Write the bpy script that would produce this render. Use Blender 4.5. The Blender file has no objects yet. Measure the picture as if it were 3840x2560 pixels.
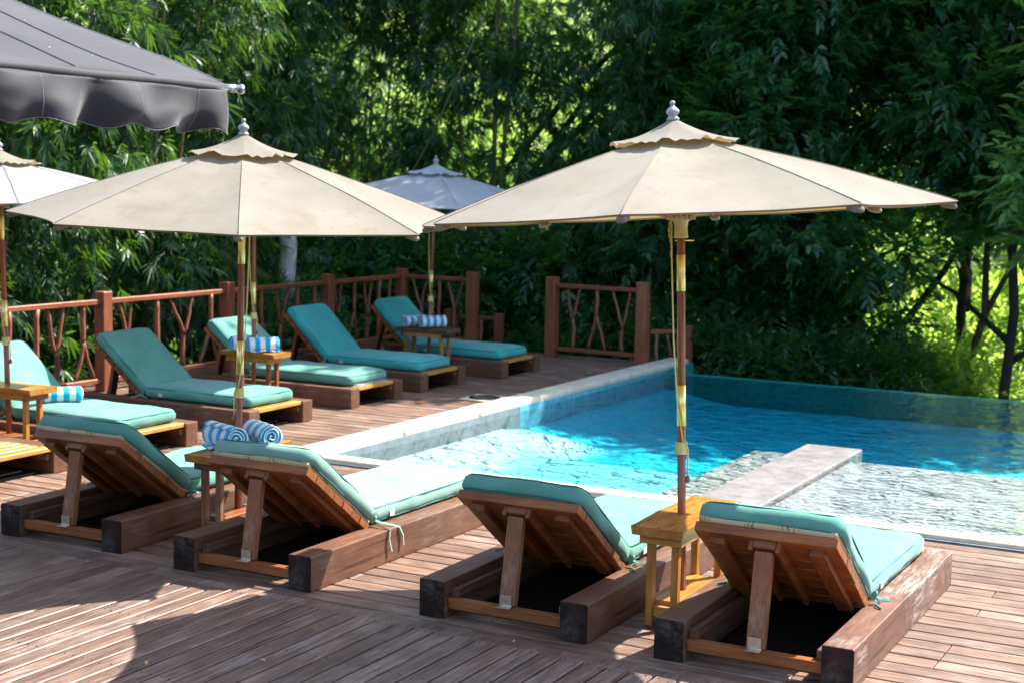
import bpy, bmesh, math, random
import numpy as np
from mathutils import Vector, Matrix, noise
R = math.radians
random.seed(7); rng = np.random.default_rng(7)
scene = bpy.context.scene
COL = scene.collection

# ------------------------------------------------------------------ object helpers
def link(o, parent=None):
    COL.objects.link(o)
    if parent is not None: o.parent = parent
    return o
def tag(o, label=None, cat=None, group=None, kind=None):
    for k, v in (('label', label), ('category', cat), ('group', group), ('kind', kind)):
        if v: o[k] = v
    return o
def thing(name, label, cat, loc=(0, 0, 0), rz=0.0, group=None):
    o = bpy.data.objects.new(name, None); o.empty_display_size = .2
    o.location = loc; o.rotation_euler = (0, 0, rz)
    link(o); return tag(o, label, cat, group)
def obj(name, bm, mat, parent=None, smooth=False):
    me = bpy.data.meshes.new(name)
    bmesh.ops.recalc_face_normals(bm, faces=bm.faces)
    bm.to_mesh(me); bm.free()
    for m in (mat if isinstance(mat, (list, tuple)) else [mat]): me.materials.append(m)
    if smooth: me.polygons.foreach_set('use_smooth', [True] * len(me.polygons))
    return link(bpy.data.objects.new(name, me), parent)

# ------------------------------------------------------------------ mesh helpers (add to a bmesh)
def NB(): return bmesh.new()
def box(bm, c, s, bev=0.0, M=None, mi=0, seg=1):
    r = bmesh.ops.create_cube(bm, size=1.0)
    vs = r['verts']
    T = Matrix.Translation(c) @ Matrix.Diagonal((s[0], s[1], s[2], 1))
    if M is not None: T = M @ T
    bmesh.ops.transform(bm, matrix=T, verts=vs)
    fs = set(f for v in vs for f in v.link_faces)
    if bev > 0:
        es = list(set(e for v in vs for e in v.link_edges))
        q = bmesh.ops.bevel(bm, geom=es, offset=bev, segments=seg, profile=.5, affect='EDGES')
        fs |= set(q['faces'])
    if mi:
        for f in fs:
            if f.is_valid: f.material_index = mi
def frame_mat(a, b, up=(0, 0, 1)):
    a = Vector(a); b = Vector(b); d = (b - a); L = d.length; y = d.normalized()
    u = Vector(up)
    if abs(y.dot(u)) > .99: u = Vector((1, 0, 0))
    x = y.cross(u).normalized(); z = x.cross(y)
    M = Matrix((x, y, z)).transposed().to_4x4(); M.translation = (a + b) / 2
    return M, L
def bar(bm, a, b, w, h, bev=.002, up=(0, 0, 1), mi=0):
    M, L = frame_mat(a, b, up); box(bm, (0, 0, 0), (w, L, h), bev, M, mi)
def tube(bm, pts, rad, n=8, caps=True, mi=0):
    pts = [Vector(p) for p in pts]; k = len(pts)
    rad = [rad] * k if not isinstance(rad, (list, tuple)) else rad
    rings = []; ref = None
    for i, p in enumerate(pts):
        t = (pts[min(i + 1, k - 1)] - pts[max(i - 1, 0)])
        t = t.normalized() if t.length > 1e-9 else Vector((0, 0, 1))
        if ref is None: ref = Vector((0, 0, 1)) if abs(t.z) < .9 else Vector((1, 0, 0))
        x = (ref - t * ref.dot(t)).normalized(); y = t.cross(x); ref = x
        rings.append([bm.verts.new(p + (x * math.cos(2 * math.pi * j / n) + y * math.sin(2 * math.pi * j / n)) * rad[i]) for j in range(n)])
    for i in range(k - 1):
        for j in range(n):
            f = bm.faces.new((rings[i][j], rings[i][(j + 1) % n], rings[i + 1][(j + 1) % n], rings[i + 1][j])); f.material_index = mi; f.smooth = True
    if caps:
        for r_ in (rings[0][::-1], rings[-1]):
            f = bm.faces.new(r_); f.material_index = mi
def loop_tube(bm, pts, r, n=6):
    pts = [Vector(p) for p in pts]; tube(bm, pts + [pts[0]], r, n, False)
def lathe(bm, prof, n=20, c=(0, 0, 0)):
    rings = []
    for r_, z in prof:
        rings.append([bm.verts.new((c[0] + r_ * math.cos(2 * math.pi * j / n), c[1] + r_ * math.sin(2 * math.pi * j / n), c[2] + z)) for j in range(n)])
    for a, b in zip(rings, rings[1:]):
        for j in range(n):
            f = bm.faces.new((a[j], a[(j + 1) % n], b[(j + 1) % n], b[j])); f.smooth = True
    bm.faces.new(rings[0][::-1]); bm.faces.new(rings[-1])
def grid(bm, fn, nu, nv, mi=0, smooth=True):
    V = [[bm.verts.new(fn(i / nu, j / nv)) for j in range(nv + 1)] for i in range(nu + 1)]
    for i in range(nu):
        for j in range(nv):
            f = bm.faces.new((V[i][j], V[i + 1][j], V[i + 1][j + 1], V[i][j + 1])); f.smooth = smooth; f.material_index = mi
    return V
def pillow(bm, sx, sy, sz, r, n=(10, 16, 3), crown=.01, wr=.004, seed=0, M=None):
    """closed rounded box (centre 0) with a slightly puffed, wrinkled top"""
    verts = {}
    def P(i, j, k):
        key = (i, j, k)
        if key in verts: return verts[key]
        p = Vector(((i / n[0] - .5) * sx, (j / n[1] - .5) * sy, (k / n[2] - .5) * sz))
        q = Vector([max(-(s / 2 - rr), min(s / 2 - rr, c)) for s, rr, c in zip((sx, sy, sz), (r * 1.5, r * 1.5, r), p)])
        d = p - q
        if d.length > 1e-6:
            d = Vector((d.x / (r * 1.5), d.y / (r * 1.5), d.z / r)); d.normalize()
            p = q + Vector((d.x * r * 1.5, d.y * r * 1.5, d.z * r))
        u = 2 * p.x / sx; v = 2 * p.y / sy
        w = max(0, (1 - u ** 4)) * max(0, (1 - v ** 6))
        nz = noise.noise(Vector((p.x * 4 + seed * 7, p.y * 4, p.z * 4))) + .5 * noise.noise(Vector((p.x * 13 + seed, p.y * 9, p.z * 15)))
        if k == n[2]: p.z += crown * w + wr * nz
        if abs(u) > .97 or abs(v) > .97:
            p.x += wr * 1.2 * nz * (1 if u > 0 else -1); p.y += wr * .8 * nz
        vv = bm.verts.new(M @ p if M else p); verts[key] = vv; return vv
    def quad(a, b, c, d):
        f = bm.faces.new((a, b, c, d)); f.smooth = True
    for i in range(n[0]):
        for j in range(n[1]):
            for k in (0, n[2]): quad(P(i, j, k), P(i + 1, j, k), P(i + 1, j + 1, k), P(i, j + 1, k))
    for i in range(n[0]):
        for k in range(n[2]):
            for j in (0, n[1]): quad(P(i, j, k), P(i + 1, j, k), P(i + 1, j, k + 1), P(i, j, k + 1))
    for j in range(n[1]):
        for k in range(n[2]):
            for i in (0, n[0]): quad(P(i, j, k), P(i, j + 1, k), P(i, j + 1, k + 1), P(i, j, k + 1))
def rrect(sx, sy, r, z, n=5, wob=0.0, seed=0):
    out = []
    def edge(a, b, m):
        for q in range(m): out.append(a + (b - a) * (q / m))
    cs = [(sx / 2 - r, sy / 2 - r, 0), (-sx / 2 + r, sy / 2 - r, 90), (-sx / 2 + r, -sy / 2 + r, 180), (sx / 2 - r, -sy / 2 + r, 270)]
    for ci, (cx, cy, a0) in enumerate(cs):
        for q in range(n):
            a = R(a0 + 90 * q / (n - 1)); out.append(Vector((cx + r * math.cos(a), cy + r * math.sin(a), z)))
        nx = cs[(ci + 1) % 4]
        last = out[-1]; a = R(nx[2]); first = Vector((nx[0] + r * math.cos(a), nx[1] + r * math.sin(a), z))
        for q in range(1, 10): out.append(last.lerp(first, q / 10))
    if wob:
        for p in out:
            w = wob * noise.noise(Vector((p.x * 6 + seed, p.y * 6, seed))); p.z += w; p.x += w * .6
    return out

# ------------------------------------------------------------------ materials
def newmat(name):
    m = bpy.data.materials.new(name); m.use_nodes = True
    nt = m.node_tree; b = nt.nodes['Principled BSDF']
    return m, nt, b
def N(nt, t, **kw):
    n = nt.nodes.new(t)
    for k, v in kw.items():
        if k.startswith('i_'):
            key = k[2:]
            n.inputs[int(key) if key.isdigit() else key.replace('_', ' ')].default_value = v
        else: setattr(n, k, v)
    return n
def ramp(nt, stops, inp=None, interp='LINEAR'):
    n = nt.nodes.new('ShaderNodeValToRGB'); cr = n.color_ramp; cr.interpolation = interp
    while len(cr.elements) > 1: cr.elements.remove(cr.elements[-1])
    for i, (p, c) in enumerate(stops):
        e = cr.elements[0] if i == 0 else cr.elements.new(p)
        e.position = p; e.color = (*c, 1) if len(c) == 3 else c
    if inp is not None: nt.links.new(inp, n.inputs[0])
    return n
def mixc(nt, fac, a, b, mode='MIX'):
    n = nt.nodes.new('ShaderNodeMix'); n.data_type = 'RGBA'; n.blend_type = mode
    for idx, v in ((0, fac), (6, a), (7, b)):
        if hasattr(v, 'links') or isinstance(v, bpy.types.NodeSocket): nt.links.new(v, n.inputs[idx])
        else: n.inputs[idx].default_value = v if idx == 0 else (*v, 1)
    return n.outputs[2]
def math_(nt, op, a, b=None):
    n = nt.nodes.new('ShaderNodeMath'); n.operation = op
    for i, v in enumerate((a, b)):
        if v is None: continue
        if isinstance(v, bpy.types.NodeSocket): nt.links.new(v, n.inputs[i])
        else: n.inputs[i].default_value = v
    return n.outputs[0]
def coords(nt, scale=(1, 1, 1), island=True):
    tc = N(nt, 'ShaderNodeTexCoord'); src = tc.outputs['Object']; g = None
    if island:
        g = N(nt, 'ShaderNodeNewGeometry')
        m = N(nt, 'ShaderNodeVectorMath', operation='SCALE'); m.inputs[0].default_value = (37, 53, 71)
        nt.links.new(g.outputs['Random Per Island'], m.inputs['Scale'])
        a = N(nt, 'ShaderNodeVectorMath', operation='ADD'); nt.links.new(src, a.inputs[0]); nt.links.new(m.outputs[0], a.inputs[1]); src = a.outputs[0]
    mp = N(nt, 'ShaderNodeMapping'); mp.inputs['Scale'].default_value = scale
    nt.links.new(src, mp.inputs[0])
    return mp.outputs[0], src, g
def noise_(nt, vec, scale, detail=4, rough=.6, dist=0.0):
    n = N(nt, 'ShaderNodeTexNoise'); n.inputs['Scale'].default_value = scale; n.inputs['Detail'].default_value = detail
    n.inputs['Roughness'].default_value = rough; n.inputs['Distortion'].default_value = dist
    nt.links.new(vec, n.inputs['Vector']); return n.outputs['Fac']
def bump(nt, b, h, strength=.3, dist=.01):
    n = N(nt, 'ShaderNodeBump'); n.inputs['Strength'].default_value = strength; n.inputs['Distance'].default_value = dist
    nt.links.new(h, n.inputs['Height']); nt.links.new(n.outputs[0], b.inputs['Normal']); return n
def wood(name, dark, mid, light, axis='y', rough=.55, wear=None, wear_amt=.0, var=.25, knots=0.0, spec=.35, bumpd=.004, stretch=14.0):
    m, nt, b = newmat(name)
    s = {'x': (1, stretch, stretch), 'y': (stretch, 1, stretch), 'z': (stretch, stretch, 1)}[axis]
    v, raw, g = coords(nt, s)
    n1 = noise_(nt, v, 2.2, 6, .65, .6); n2 = noise_(nt, v, 9, 5, .7, .3)
    f = math_(nt, 'ADD', math_(nt, 'MULTIPLY', n1, .6), math_(nt, 'MULTIPLY', n2, .4))
    c = ramp(nt, [(.33, dark), (.5, mid), (.66, light)], f).outputs[0]
    # board to board variation
    vr = ramp(nt, [(0, (1 - var,) * 3), (.5, (1,) * 3), (1, (1 + var, 1 + var * .9, 1 + var * .8))], g.outputs['Random Per Island']).outputs[0]
    c = mixc(nt, 1.0, c, vr, 'MULTIPLY')
    cr_ = N(nt, 'ShaderNodeMapping'); cr_.inputs['Scale'].default_value = {'x': (.7, 30, 30), 'y': (30, .7, 30), 'z': (30, 30, .7)}[axis]; nt.links.new(raw, cr_.inputs[0])
    ck = ramp(nt, [(.30, (1, 1, 1)), (.345, (0, 0, 0))], noise_(nt, cr_.outputs[0], 1.3, 3, .5, .4)).outputs[0]
    c = mixc(nt, math_(nt, 'MULTIPLY', ck, .75), c, tuple(x * .3 for x in dark))
    st = ramp(nt, [(.42, (0, 0, 0)), (.60, (1, 1, 1))], noise_(nt, raw, 2.4, 5, .65, .6)).outputs[0]
    c = mixc(nt, math_(nt, 'MULTIPLY', st, .38), c, tuple(x * .95 for x in dark))
    if knots:
        vv = N(nt, 'ShaderNodeTexVoronoi'); vv.inputs['Scale'].default_value = 1.0
        mp = N(nt, 'ShaderNodeMapping'); mp.inputs['Scale'].default_value = {'x': (1.6, 4, 4), 'y': (4, 1.6, 4), 'z': (4, 4, 1.6)}[axis]
        nt.links.new(raw, mp.inputs[0]); nt.links.new(mp.outputs[0], vv.inputs['Vector'])
        k = ramp(nt, [(.05, (1, 1, 1)), (.11, (0, 0, 0))], vv.outputs['Distance']).outputs[0]
        c = mixc(nt, math_(nt, 'MULTIPLY', k, knots), c, tuple(x * .35 for x in dark))
    if wear:
        w1 = noise_(nt, raw, 1.6, 3, .6); w2 = noise_(nt, v, 6, 6, .8)
        w = math_(nt, 'MULTIPLY', ramp(nt, [(.48, (0, 0, 0)), (.68, (1, 1, 1))], w1).outputs[0], ramp(nt, [(.45, (0, 0, 0)), (.62, (1, 1, 1))], w2).outputs[0])
        c = mixc(nt, math_(nt, 'MULTIPLY', w, wear_amt), c, wear)
    nt.links.new(c, b.inputs['Base Color'])
    rr = ramp(nt, [(.3, (rough - .1,) * 3), (.7, (rough + .12,) * 3)], n2).outputs[0]
    nt.links.new(rr, b.inputs['Roughness']); b.inputs['Specular IOR Level'].default_value = spec
    bump(nt, b, f, .5, bumpd)
    return m
def plain(name, col, rough=.5, metal=0.0, var=.12, vscale=8.0, bumps=0.0, bscale=60, spec=.5):
    m, nt, b = newmat(name)
    v, raw, g = coords(nt, (1, 1, 1), False)
    n = noise_(nt, v, vscale, 4)
    c = ramp(nt, [(.3, tuple(x * (1 - var) for x in col)), (.7, tuple(min(1, x * (1 + var)) for x in col))], n).outputs[0]
    nt.links.new(c, b.inputs['Base Color']); b.inputs['Roughness'].default_value = rough; b.inputs['Metallic'].default_value = metal
    b.inputs['Specular IOR Level'].default_value = spec
    if bumps: bump(nt, b, noise_(nt, v, bscale, 3), bumps, .003)
    return m
def fabric(name, col, stain=None, stain_amt=.5, transl=0.0, weave=900, rough=.85, tcol=None, vscale=3.0, specks=False, sheen=.2):
    m, nt, b = newmat(name)
    v, raw, g = coords(nt, (1, 1, 1), False)
    n = noise_(nt, v, vscale, 5, .6)
    c = ramp(nt, [(.3, tuple(x * .82 for x in col)), (.7, tuple(min(1, x * 1.14) for x in col))], n).outputs[0]
    if stain:
        mp = N(nt, 'ShaderNodeMapping'); mp.inputs['Scale'].default_value = (1, 1, .6); nt.links.new(v, mp.inputs[0])
        s1 = ramp(nt, [(.5, (0, 0, 0)), (.75, (1, 1, 1))], noise_(nt, mp.outputs[0], 5, 7, .75, .5)).outputs[0]
        c = mixc(nt, math_(nt, 'MULTIPLY', s1, stain_amt), c, stain)
        s2 = ramp(nt, [(.66, (0, 0, 0)), (.72, (1, 1, 1))], noise_(nt, v, 38, 3, .6)).outputs[0]
        c = mixc(nt, math_(nt, 'MULTIPLY', s2, stain_amt * .8), c, tuple(x * .75 for x in stain))
    if specks:
        vv = N(nt, 'ShaderNodeTexVoronoi'); vv.inputs['Scale'].default_value = 9; nt.links.new(v, vv.inputs['Vector'])
        k = ramp(nt, [(.035, (1, 1, 1)), (.05, (0, 0, 0))], vv.outputs['Distance']).outputs[0]
        c = mixc(nt, math_(nt, 'MULTIPLY', k, .7), c, (.1, .075, .05))
    nt.links.new(c, b.inputs['Base Color']); b.inputs['Roughness'].default_value = rough; b.inputs['Specular IOR Level'].default_value = .2
    b.inputs['Sheen Weight'].default_value = sheen
    w = noise_(nt, v, weave, 2); n3 = noise_(nt, v, 14, 4)
    bump(nt, b, math_(nt, 'ADD', math_(nt, 'MULTIPLY', w, .12), n3), .22, .006)
    if transl:
        t = N(nt, 'ShaderNodeBsdfTranslucent'); mx = N(nt, 'ShaderNodeMixShader'); mx.inputs[0].default_value = transl
        if tcol: t.inputs[0].default_value = (*tcol, 1)
        else: nt.links.new(c, t.inputs[0])
        out = nt.nodes['Material Output']
        nt.links.new(b.outputs[0], mx.inputs[1]); nt.links.new(t.outputs[0], mx.inputs[2]); nt.links.new(mx.outputs[0], out.inputs[0])
    return m
def leafmat(name, c1, c2, c3, tl, transl=.35, rough=.4, spec=.5):
    m, nt, b = newmat(name)
    g = N(nt, 'ShaderNodeNewGeometry')
    c = ramp(nt, [(0, c1), (.5, c2), (.93, c3), (1, (c3[0] * 2.2, c3[1] * 1.5, c3[2]))], g.outputs['Random Per Island']).outputs[0]
    nt.links.new(c, b.inputs['Base Color']); b.inputs['Roughness'].default_value = rough; b.inputs['Specular IOR Level'].default_value = spec
    t = N(nt, 'ShaderNodeBsdfTranslucent'); t.inputs[0].default_value = (*tl, 1)
    mx = N(nt, 'ShaderNodeMixShader'); mx.inputs[0].default_value = transl
    nt.links.new(b.outputs[0], mx.inputs[1]); nt.links.new(t.outputs[0], mx.inputs[2])
    nt.links.new(mx.outputs[0], nt.nodes['Material Output'].inputs[0])
    return m

M_ = {}
WEAR = (.62, .57, .50)
M_['deck_x'] = wood('deck_wood_x', (.065, .029, .018), (.175, .099, .065), (.32, .21, .145), 'x', .55, (.56, .47, .40), .55, .22, .55, .4)
M_['deck_y'] = wood('deck_wood_y', (.062, .031, .022), (.172, .101, .072), (.315, .207, .155), 'y', .5, (.52, .44, .38), .5, .2, .6, .45)
M_['beam'] = wood('beam_wood', (.085, .034, .018), (.14, .06, .031), (.205, .098, .055), 'y', .5, WEAR, .22, .12, .3, .4, stretch=9)
M_['beam_worn'] = wood('beam_wood_worn', (.09, .038, .022), (.145, .064, .038), (.205, .10, .062), 'y', .5, (.72, .68, .60), .8, .12, .3, .4, stretch=9)
M_['beam_end'] = wood('dark_end_grain', (.018, .010, .007), (.032, .018, .013), (.055, .032, .024), 'x', .75, (.55, .5, .46), .3, .1, 0, .1, stretch=1.2)
M_['teak_x'] = wood('teak_x', (.16, .045, .012), (.29, .09, .022), (.42, .165, .045), 'x', .45, None, 0, .22, .4, .4)
M_['teak_y'] = wood('teak_y', (.14, .04, .012), (.25, .075, .02), (.37, .14, .04), 'y', .45, None, 0, .22, .4, .4)
M_['teak_z'] = wood('teak_z', (.15, .045, .016), (.25, .08, .028), (.36, .14, .05), 'z', .45, WEAR, .5, .2, .2, .4)
M_['honey_x'] = wood('honey_x', (.30, .11, .016), (.52, .24, .04), (.66, .37, .09), 'x', .35, (.8, .66, .42), .25, .15, .3, .5)
M_['honey_y'] = wood('honey_y', (.26, .085, .012), (.44, .17, .025), (.60, .30, .06), 'y', .3, (.8, .66, .42), .25, .15, .4, .5)
M_['honey_z'] = wood('honey_z', (.22, .075, .012), (.44, .18, .028), (.60, .31, .07), 'z', .4, None, 0, .2, .4, .4)
M_['walnut_x'] = wood('walnut_x', (.06, .03, .018), (.14, .07, .035), (.34, .19, .08), 'x', .45, None, 0, .2, 0, .4, stretch=8)
M_['rail_y'] = wood('rail_wood_y', (.19, .05, .024), (.31, .09, .04), (.42, .14, .065), 'y', .45, None, 0, .1, .2, .45)
M_['rail_x'] = wood('rail_wood_x', (.18, .048, .024), (.28, .08, .038), (.37, .12, .058), 'x', .5, None, 0, .1, .2, .4)
M_['rail_z'] = wood('rail_wood_z', (.18, .05, .025), (.29, .09, .042), (.39, .15, .065), 'z', .5, None, 0, .15, .4, .4)
M_['stick'] = wood('stick_bark', (.18, .055, .03), (.30, .105, .058), (.42, .17, .10), 'z', .5, None, 0, .2, .3, .4, stretch=5)
M_['pole'] = wood('pole_wood', (.22, .058, .026), (.30, .088, .04), (.38, .125, .06), 'z', .32, None, 0, .05, 0, .6, stretch=20, bumpd=.001)
M_['brass'] = plain('brass', (.95, .76, .30), .38, 1.0, .05)
M_['steel'] = plain('hinge_steel', (.55, .47, .36), .4, 1.0, .2, 30)
M_['chrome'] = plain('bright_steel', (.7, .7, .7), .2, 1.0, .05)
M_['cream_plastic'] = plain('cream_plastic', (.62, .53, .33), .4, 0, .05)
M_['finial'] = plain('weathered_white_paint', (.36, .35, .33), .5, 0, .35, 18)
M_['rope'] = plain('cream_rope', (.80, .66, .26), .8, 0, .15, 90, .5, 250)
M_['teal'] = fabric('teal_cushion_cloth', (.11, .315, .25), (.22, .35, .28), .5)
M_['teal_faded'] = fabric('faded_teal_cloth', (.19, .355, .285), (.27, .39, .315), .5)
M_['turq'] = fabric('turquoise_cushion_cloth', (.055, .40, .37), (.12, .44, .39), .4)
M_['piping'] = fabric('teal_piping', (.03, .16, .14))
M_['piping_t'] = fabric('turquoise_piping', (.02, .20, .20))
M_['cream_print'] = None
M_['tag'] = plain('care_tag', (.75, .62, .55), .7)
M_['canopy'] = fabric('ecru_canvas', (.275, .242, .19), (.205, .165, .10), .95, .26, 700, .9, (.42, .31, .13), 2.2, True)
M_['canopy_pale'] = fabric('pale_canvas', (.36, .35, .34), (.30, .28, .25), .4, .22, 700, .9, (.36, .34, .28), 2.2, False)
M_['canopy_blue'] = fabric('shade_tinted_canvas', (.36, .37, .39), (.31, .31, .31), .25, .22, 700, .9, (.58, .56, .5), 2.2, False)  # pale canvas tinted blue, so tree shade is partly in the colour
M_['vent'] = fabric('vent_canvas', (.225, .198, .145), (.15, .125, .08), .5, .2, 700, .9, (.42, .28, .10), 4)
M_['awning'] = fabric('charcoal_awning_cloth', (.068, .063, .065), None, .4, .04, 800, .9, None, 1.5, sheen=.12)
M_['awning_bar_shade'] = fabric('charcoal_bar_valance_shade', (.036, .034, .037), None, .4, 0, 800, .7, None, 1.5)  # bar colour; on the valance, awning cloth darkened to paint in its shade
M_['petal'] = plain('fallen_petal', (.85, .78, .74), .7)
M_['stitch'] = plain('grey_stitching', (.22, .22, .23), .8)
M_['dark'] = plain('deck_shade_black', (.010, .007, .006), .95, 0, .12, 8, 0, 60, .05)  # deck base black, also used for the shade sheet under each seat
M_['iron'] = plain('dark_nail', (.02, .017, .015), .6)

m, nt, b = newmat('cream_print_cloth'); M_['cream_print'] = m
v, raw, g = coords(nt, (1, 1, 1), False)
w = N(nt, 'ShaderNodeTexWave'); w.inputs['Scale'].default_value = 14; w.inputs['Distortion'].default_value = 9; w.inputs['Detail'].default_value = 2
nt.links.new(v, w.inputs['Vector'])
k = math_(nt, 'MULTIPLY', ramp(nt, [(.55, (0, 0, 0)), (.75, (1, 1, 1))], w.outputs['Fac']).outputs[0], ramp(nt, [(.5, (0, 0, 0)), (.62, (1, 1, 1))], noise_(nt, v, 7, 2)).outputs[0])
nt.links.new(mixc(nt, k, (.52, .40, .22), (.24, .17, .08)), b.inputs['Base Color']); b.inputs['Roughness'].default_value = .9

def towelmat(name, blue, freq, phase):
    m, nt, b = newmat(name)
    v, raw, g = coords(nt, (1, 1, 1), False)
    sx = N(nt, 'ShaderNodeSeparateXYZ'); nt.links.new(v, sx.inputs[0])
    wob = math_(nt, 'MULTIPLY', noise_(nt, v, 30, 2), .006)
    f = math_(nt, 'FRACT', math_(nt, 'ADD', math_(nt, 'MULTIPLY', math_(nt, 'ADD', sx.outputs[0], wob), freq), phase))
    s = math_(nt, 'GREATER_THAN', f, .5)
    n = noise_(nt, v, 120, 3)
    c = mixc(nt, s, (.86, .86, .90), blue)
    nt.links.new(c, b.inputs['Base Color']); b.inputs['Roughness'].default_value = 1; b.inputs['Specular IOR Level'].default_value = .1; b.inputs['Sheen Weight'].default_value = .4
    bump(nt, b, noise_(nt, v, 260, 3, .7), .7, .006)
    return m
M_['towel'] = towelmat('striped_towel', (.0, .42, .76), 10.6, .32)
M_['towel_pale'] = towelmat('pale_striped_towel', (.03, .36, .56), 12.5, .60)
M_['towel_end'] = plain('towel_pile', (.52, .68, .84), 1, 0, .1, 40, .6, 250, .1)

def ripple_pebbles(name, cols, size, rough=.35, stretch=(1, 1, 1)):  # cell mottling stands for ripple light over the shallow stone
    m, nt, b = newmat(name)
    v, raw, g = coords(nt, stretch, False)
    wv = N(nt, 'ShaderNodeTexNoise'); wv.inputs['Scale'].default_value = 14; nt.links.new(raw, wv.inputs['Vector'])
    ad = N(nt, 'ShaderNodeMix'); ad.data_type = 'RGBA'; ad.blend_type = 'LINEAR_LIGHT'; ad.inputs[0].default_value = .03
    nt.links.new(v, ad.inputs[6]); nt.links.new(wv.outputs['Color'], ad.inputs[7])
    vo = N(nt, 'ShaderNodeTexVoronoi'); vo.inputs['Scale'].default_value = 1 / size; nt.links.new(ad.outputs[2], vo.inputs['Vector'])
    sp = N(nt, 'ShaderNodeSeparateColor'); nt.links.new(vo.outputs['Color'], sp.inputs[0])
    f = math_(nt, 'ADD', math_(nt, 'MULTIPLY', sp.outputs[0], .7), math_(nt, 'MULTIPLY', noise_(nt, raw, 3, 4, .6), .3))
    c = ramp(nt, [(i / (len(cols) - 1), k) for i, k in enumerate(cols)], f).outputs[0]
    nt.links.new(c, b.inputs['Base Color']); b.inputs['Roughness'].default_value = rough
    bump(nt, b, vo.outputs['Distance'], .25, -.008)
    return m
def stone(name, c1, c2, c3, scale=6, rough=.5, bumps=.4, tiles=None):
    m, nt, b = newmat(name)
    v, raw, g = coords(nt, (1, 1, 1), False)
    n1 = noise_(nt, v, scale, 8, .65, .4); n2 = noise_(nt, v, scale * 9, 4, .7)
    f = math_(nt, 'ADD', math_(nt, 'MULTIPLY', n1, .65), math_(nt, 'MULTIPLY', n2, .35))
    c = ramp(nt, [(.34, c1), (.5, c2), (.66, c3)], f).outputs[0]
    nt.links.new(c, b.inputs['Base Color']); b.inputs['Roughness'].default_value = rough
    bump(nt, b, f, bumps, .012)
    return m
M_['coping'] = stone('limestone_coping', (.50, .42, .28), (.61, .53, .38), (.70, .63, .49), 7, .75, .3)
M_['ledge'] = stone('grey_slate', (.15, .135, .13), (.255, .235, .225), (.37, .345, .33), 7, .3, .6)
M_['pale_shelf'] = stone('pale_pool_plaster', (.20, .36, .37), (.28, .44, .45), (.38, .52, .52), 6, .6, .4)
M_['rubble'] = ripple_pebbles('rubble_step', [(.12, .18, .19), (.22, .26, .26), (.36, .36, .33), (.50, .47, .40), (.62, .60, .55)], .05)
M_['shelf'] = ripple_pebbles('ripple_lit_shelf', [(.27, .31, .32), (.34, .37, .38), (.40, .41, .41), (.45, .46, .46), (.36, .41, .44), (.56, .56, .55)], .034, .35, (1, 1.6, 1))  # pale and grey cells paint ripple light onto a smooth shelf
M_['pale_wall'] = stone('pool_wall_render', (.10, .13, .14), (.16, .20, .21), (.22, .26, .26), 9, .6, .4)
def mosaic(name, cols, size=.028, grout=(.25, .42, .46)):
    m, nt, b = newmat(name)
    v, raw, g = coords(nt, (1 / size,) * 3, False)
    fl = N(nt, 'ShaderNodeVectorMath', operation='FLOOR'); nt.links.new(v, fl.inputs[0])
    wn = N(nt, 'ShaderNodeTexWhiteNoise'); nt.links.new(fl.outputs[0], wn.inputs['Vector'])
    big = noise_(nt, raw, 2.2, 3)
    f = math_(nt, 'ADD', math_(nt, 'MULTIPLY', wn.outputs['Value'], .75), math_(nt, 'MULTIPLY', big, .25))
    c = ramp(nt, [(i / (len(cols) - 1), k) for i, k in enumerate(cols)], f).outputs[0]
    nt.links.new(c, b.inputs['Base Color']); b.inputs['Roughness'].default_value = .35
    return m
M_['tile_turq'] = mosaic('turquoise_mosaic', [(.10, .50, .56), (.16, .60, .64), (.24, .68, .70), (.34, .74, .74)])
M_['tile_blue'] = mosaic('blue_mosaic', [(.003, .40, .56), (.006, .52, .66), (.02, .60, .72), (.10, .70, .76)])
M_['tile_mix'] = mosaic('speckled_mosaic', [(.03, .34, .46), (.08, .48, .56), (.22, .60, .60), (.55, .58, .30)], .04)
M_['tile_teal'] = mosaic('dark_teal_mosaic', [(.004, .17, .18), (.008, .25, .24), (.015, .31, .27), (.04, .38, .28)])
M_['waterline'] = mosaic('waterline_tile', [(.05, .26, .36), (.08, .36, .44), (.14, .42, .50), (.25, .50, .54)], .05)

m, nt, b = newmat('pool_finish'); M_['pool_finish'] = m
v, raw, g = coords(nt, (1 / .03,) * 3, False)
fl = N(nt, 'ShaderNodeVectorMath', operation='FLOOR'); nt.links.new(v, fl.inputs[0])
wn = N(nt, 'ShaderNodeTexWhiteNoise'); nt.links.new(fl.outputs[0], wn.inputs['Vector'])
vv = math_(nt, 'ADD', math_(nt, 'MULTIPLY', wn.outputs['Value'], .7), math_(nt, 'MULTIPLY', noise_(nt, raw, 2.2, 4), .3))
def rc(cols): return ramp(nt, [(i / (len(cols) - 1), k) for i, k in enumerate(cols)], vv).outputs[0]
blue = rc([(.003, .44, .64), (.006, .56, .74), (.02, .64, .80), (.10, .74, .82)]); turq = rc([(.10, .50, .56), (.16, .60, .64), (.24, .68, .70), (.34, .74, .74)])
pale = rc([(.38, .52, .52), (.48, .60, .60), (.55, .66, .65), (.62, .70, .69)]); speck = rc([(.03, .40, .50), (.08, .52, .58), (.22, .60, .60), (.50, .56, .34)])
sp = N(nt, 'ShaderNodeSeparateXYZ'); nt.links.new(raw, sp.inputs[0]); nz = math_(nt, 'MULTIPLY', math_(nt, 'SUBTRACT', noise_(nt, raw, 1.1, 4, .6), .5), .9)
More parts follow.
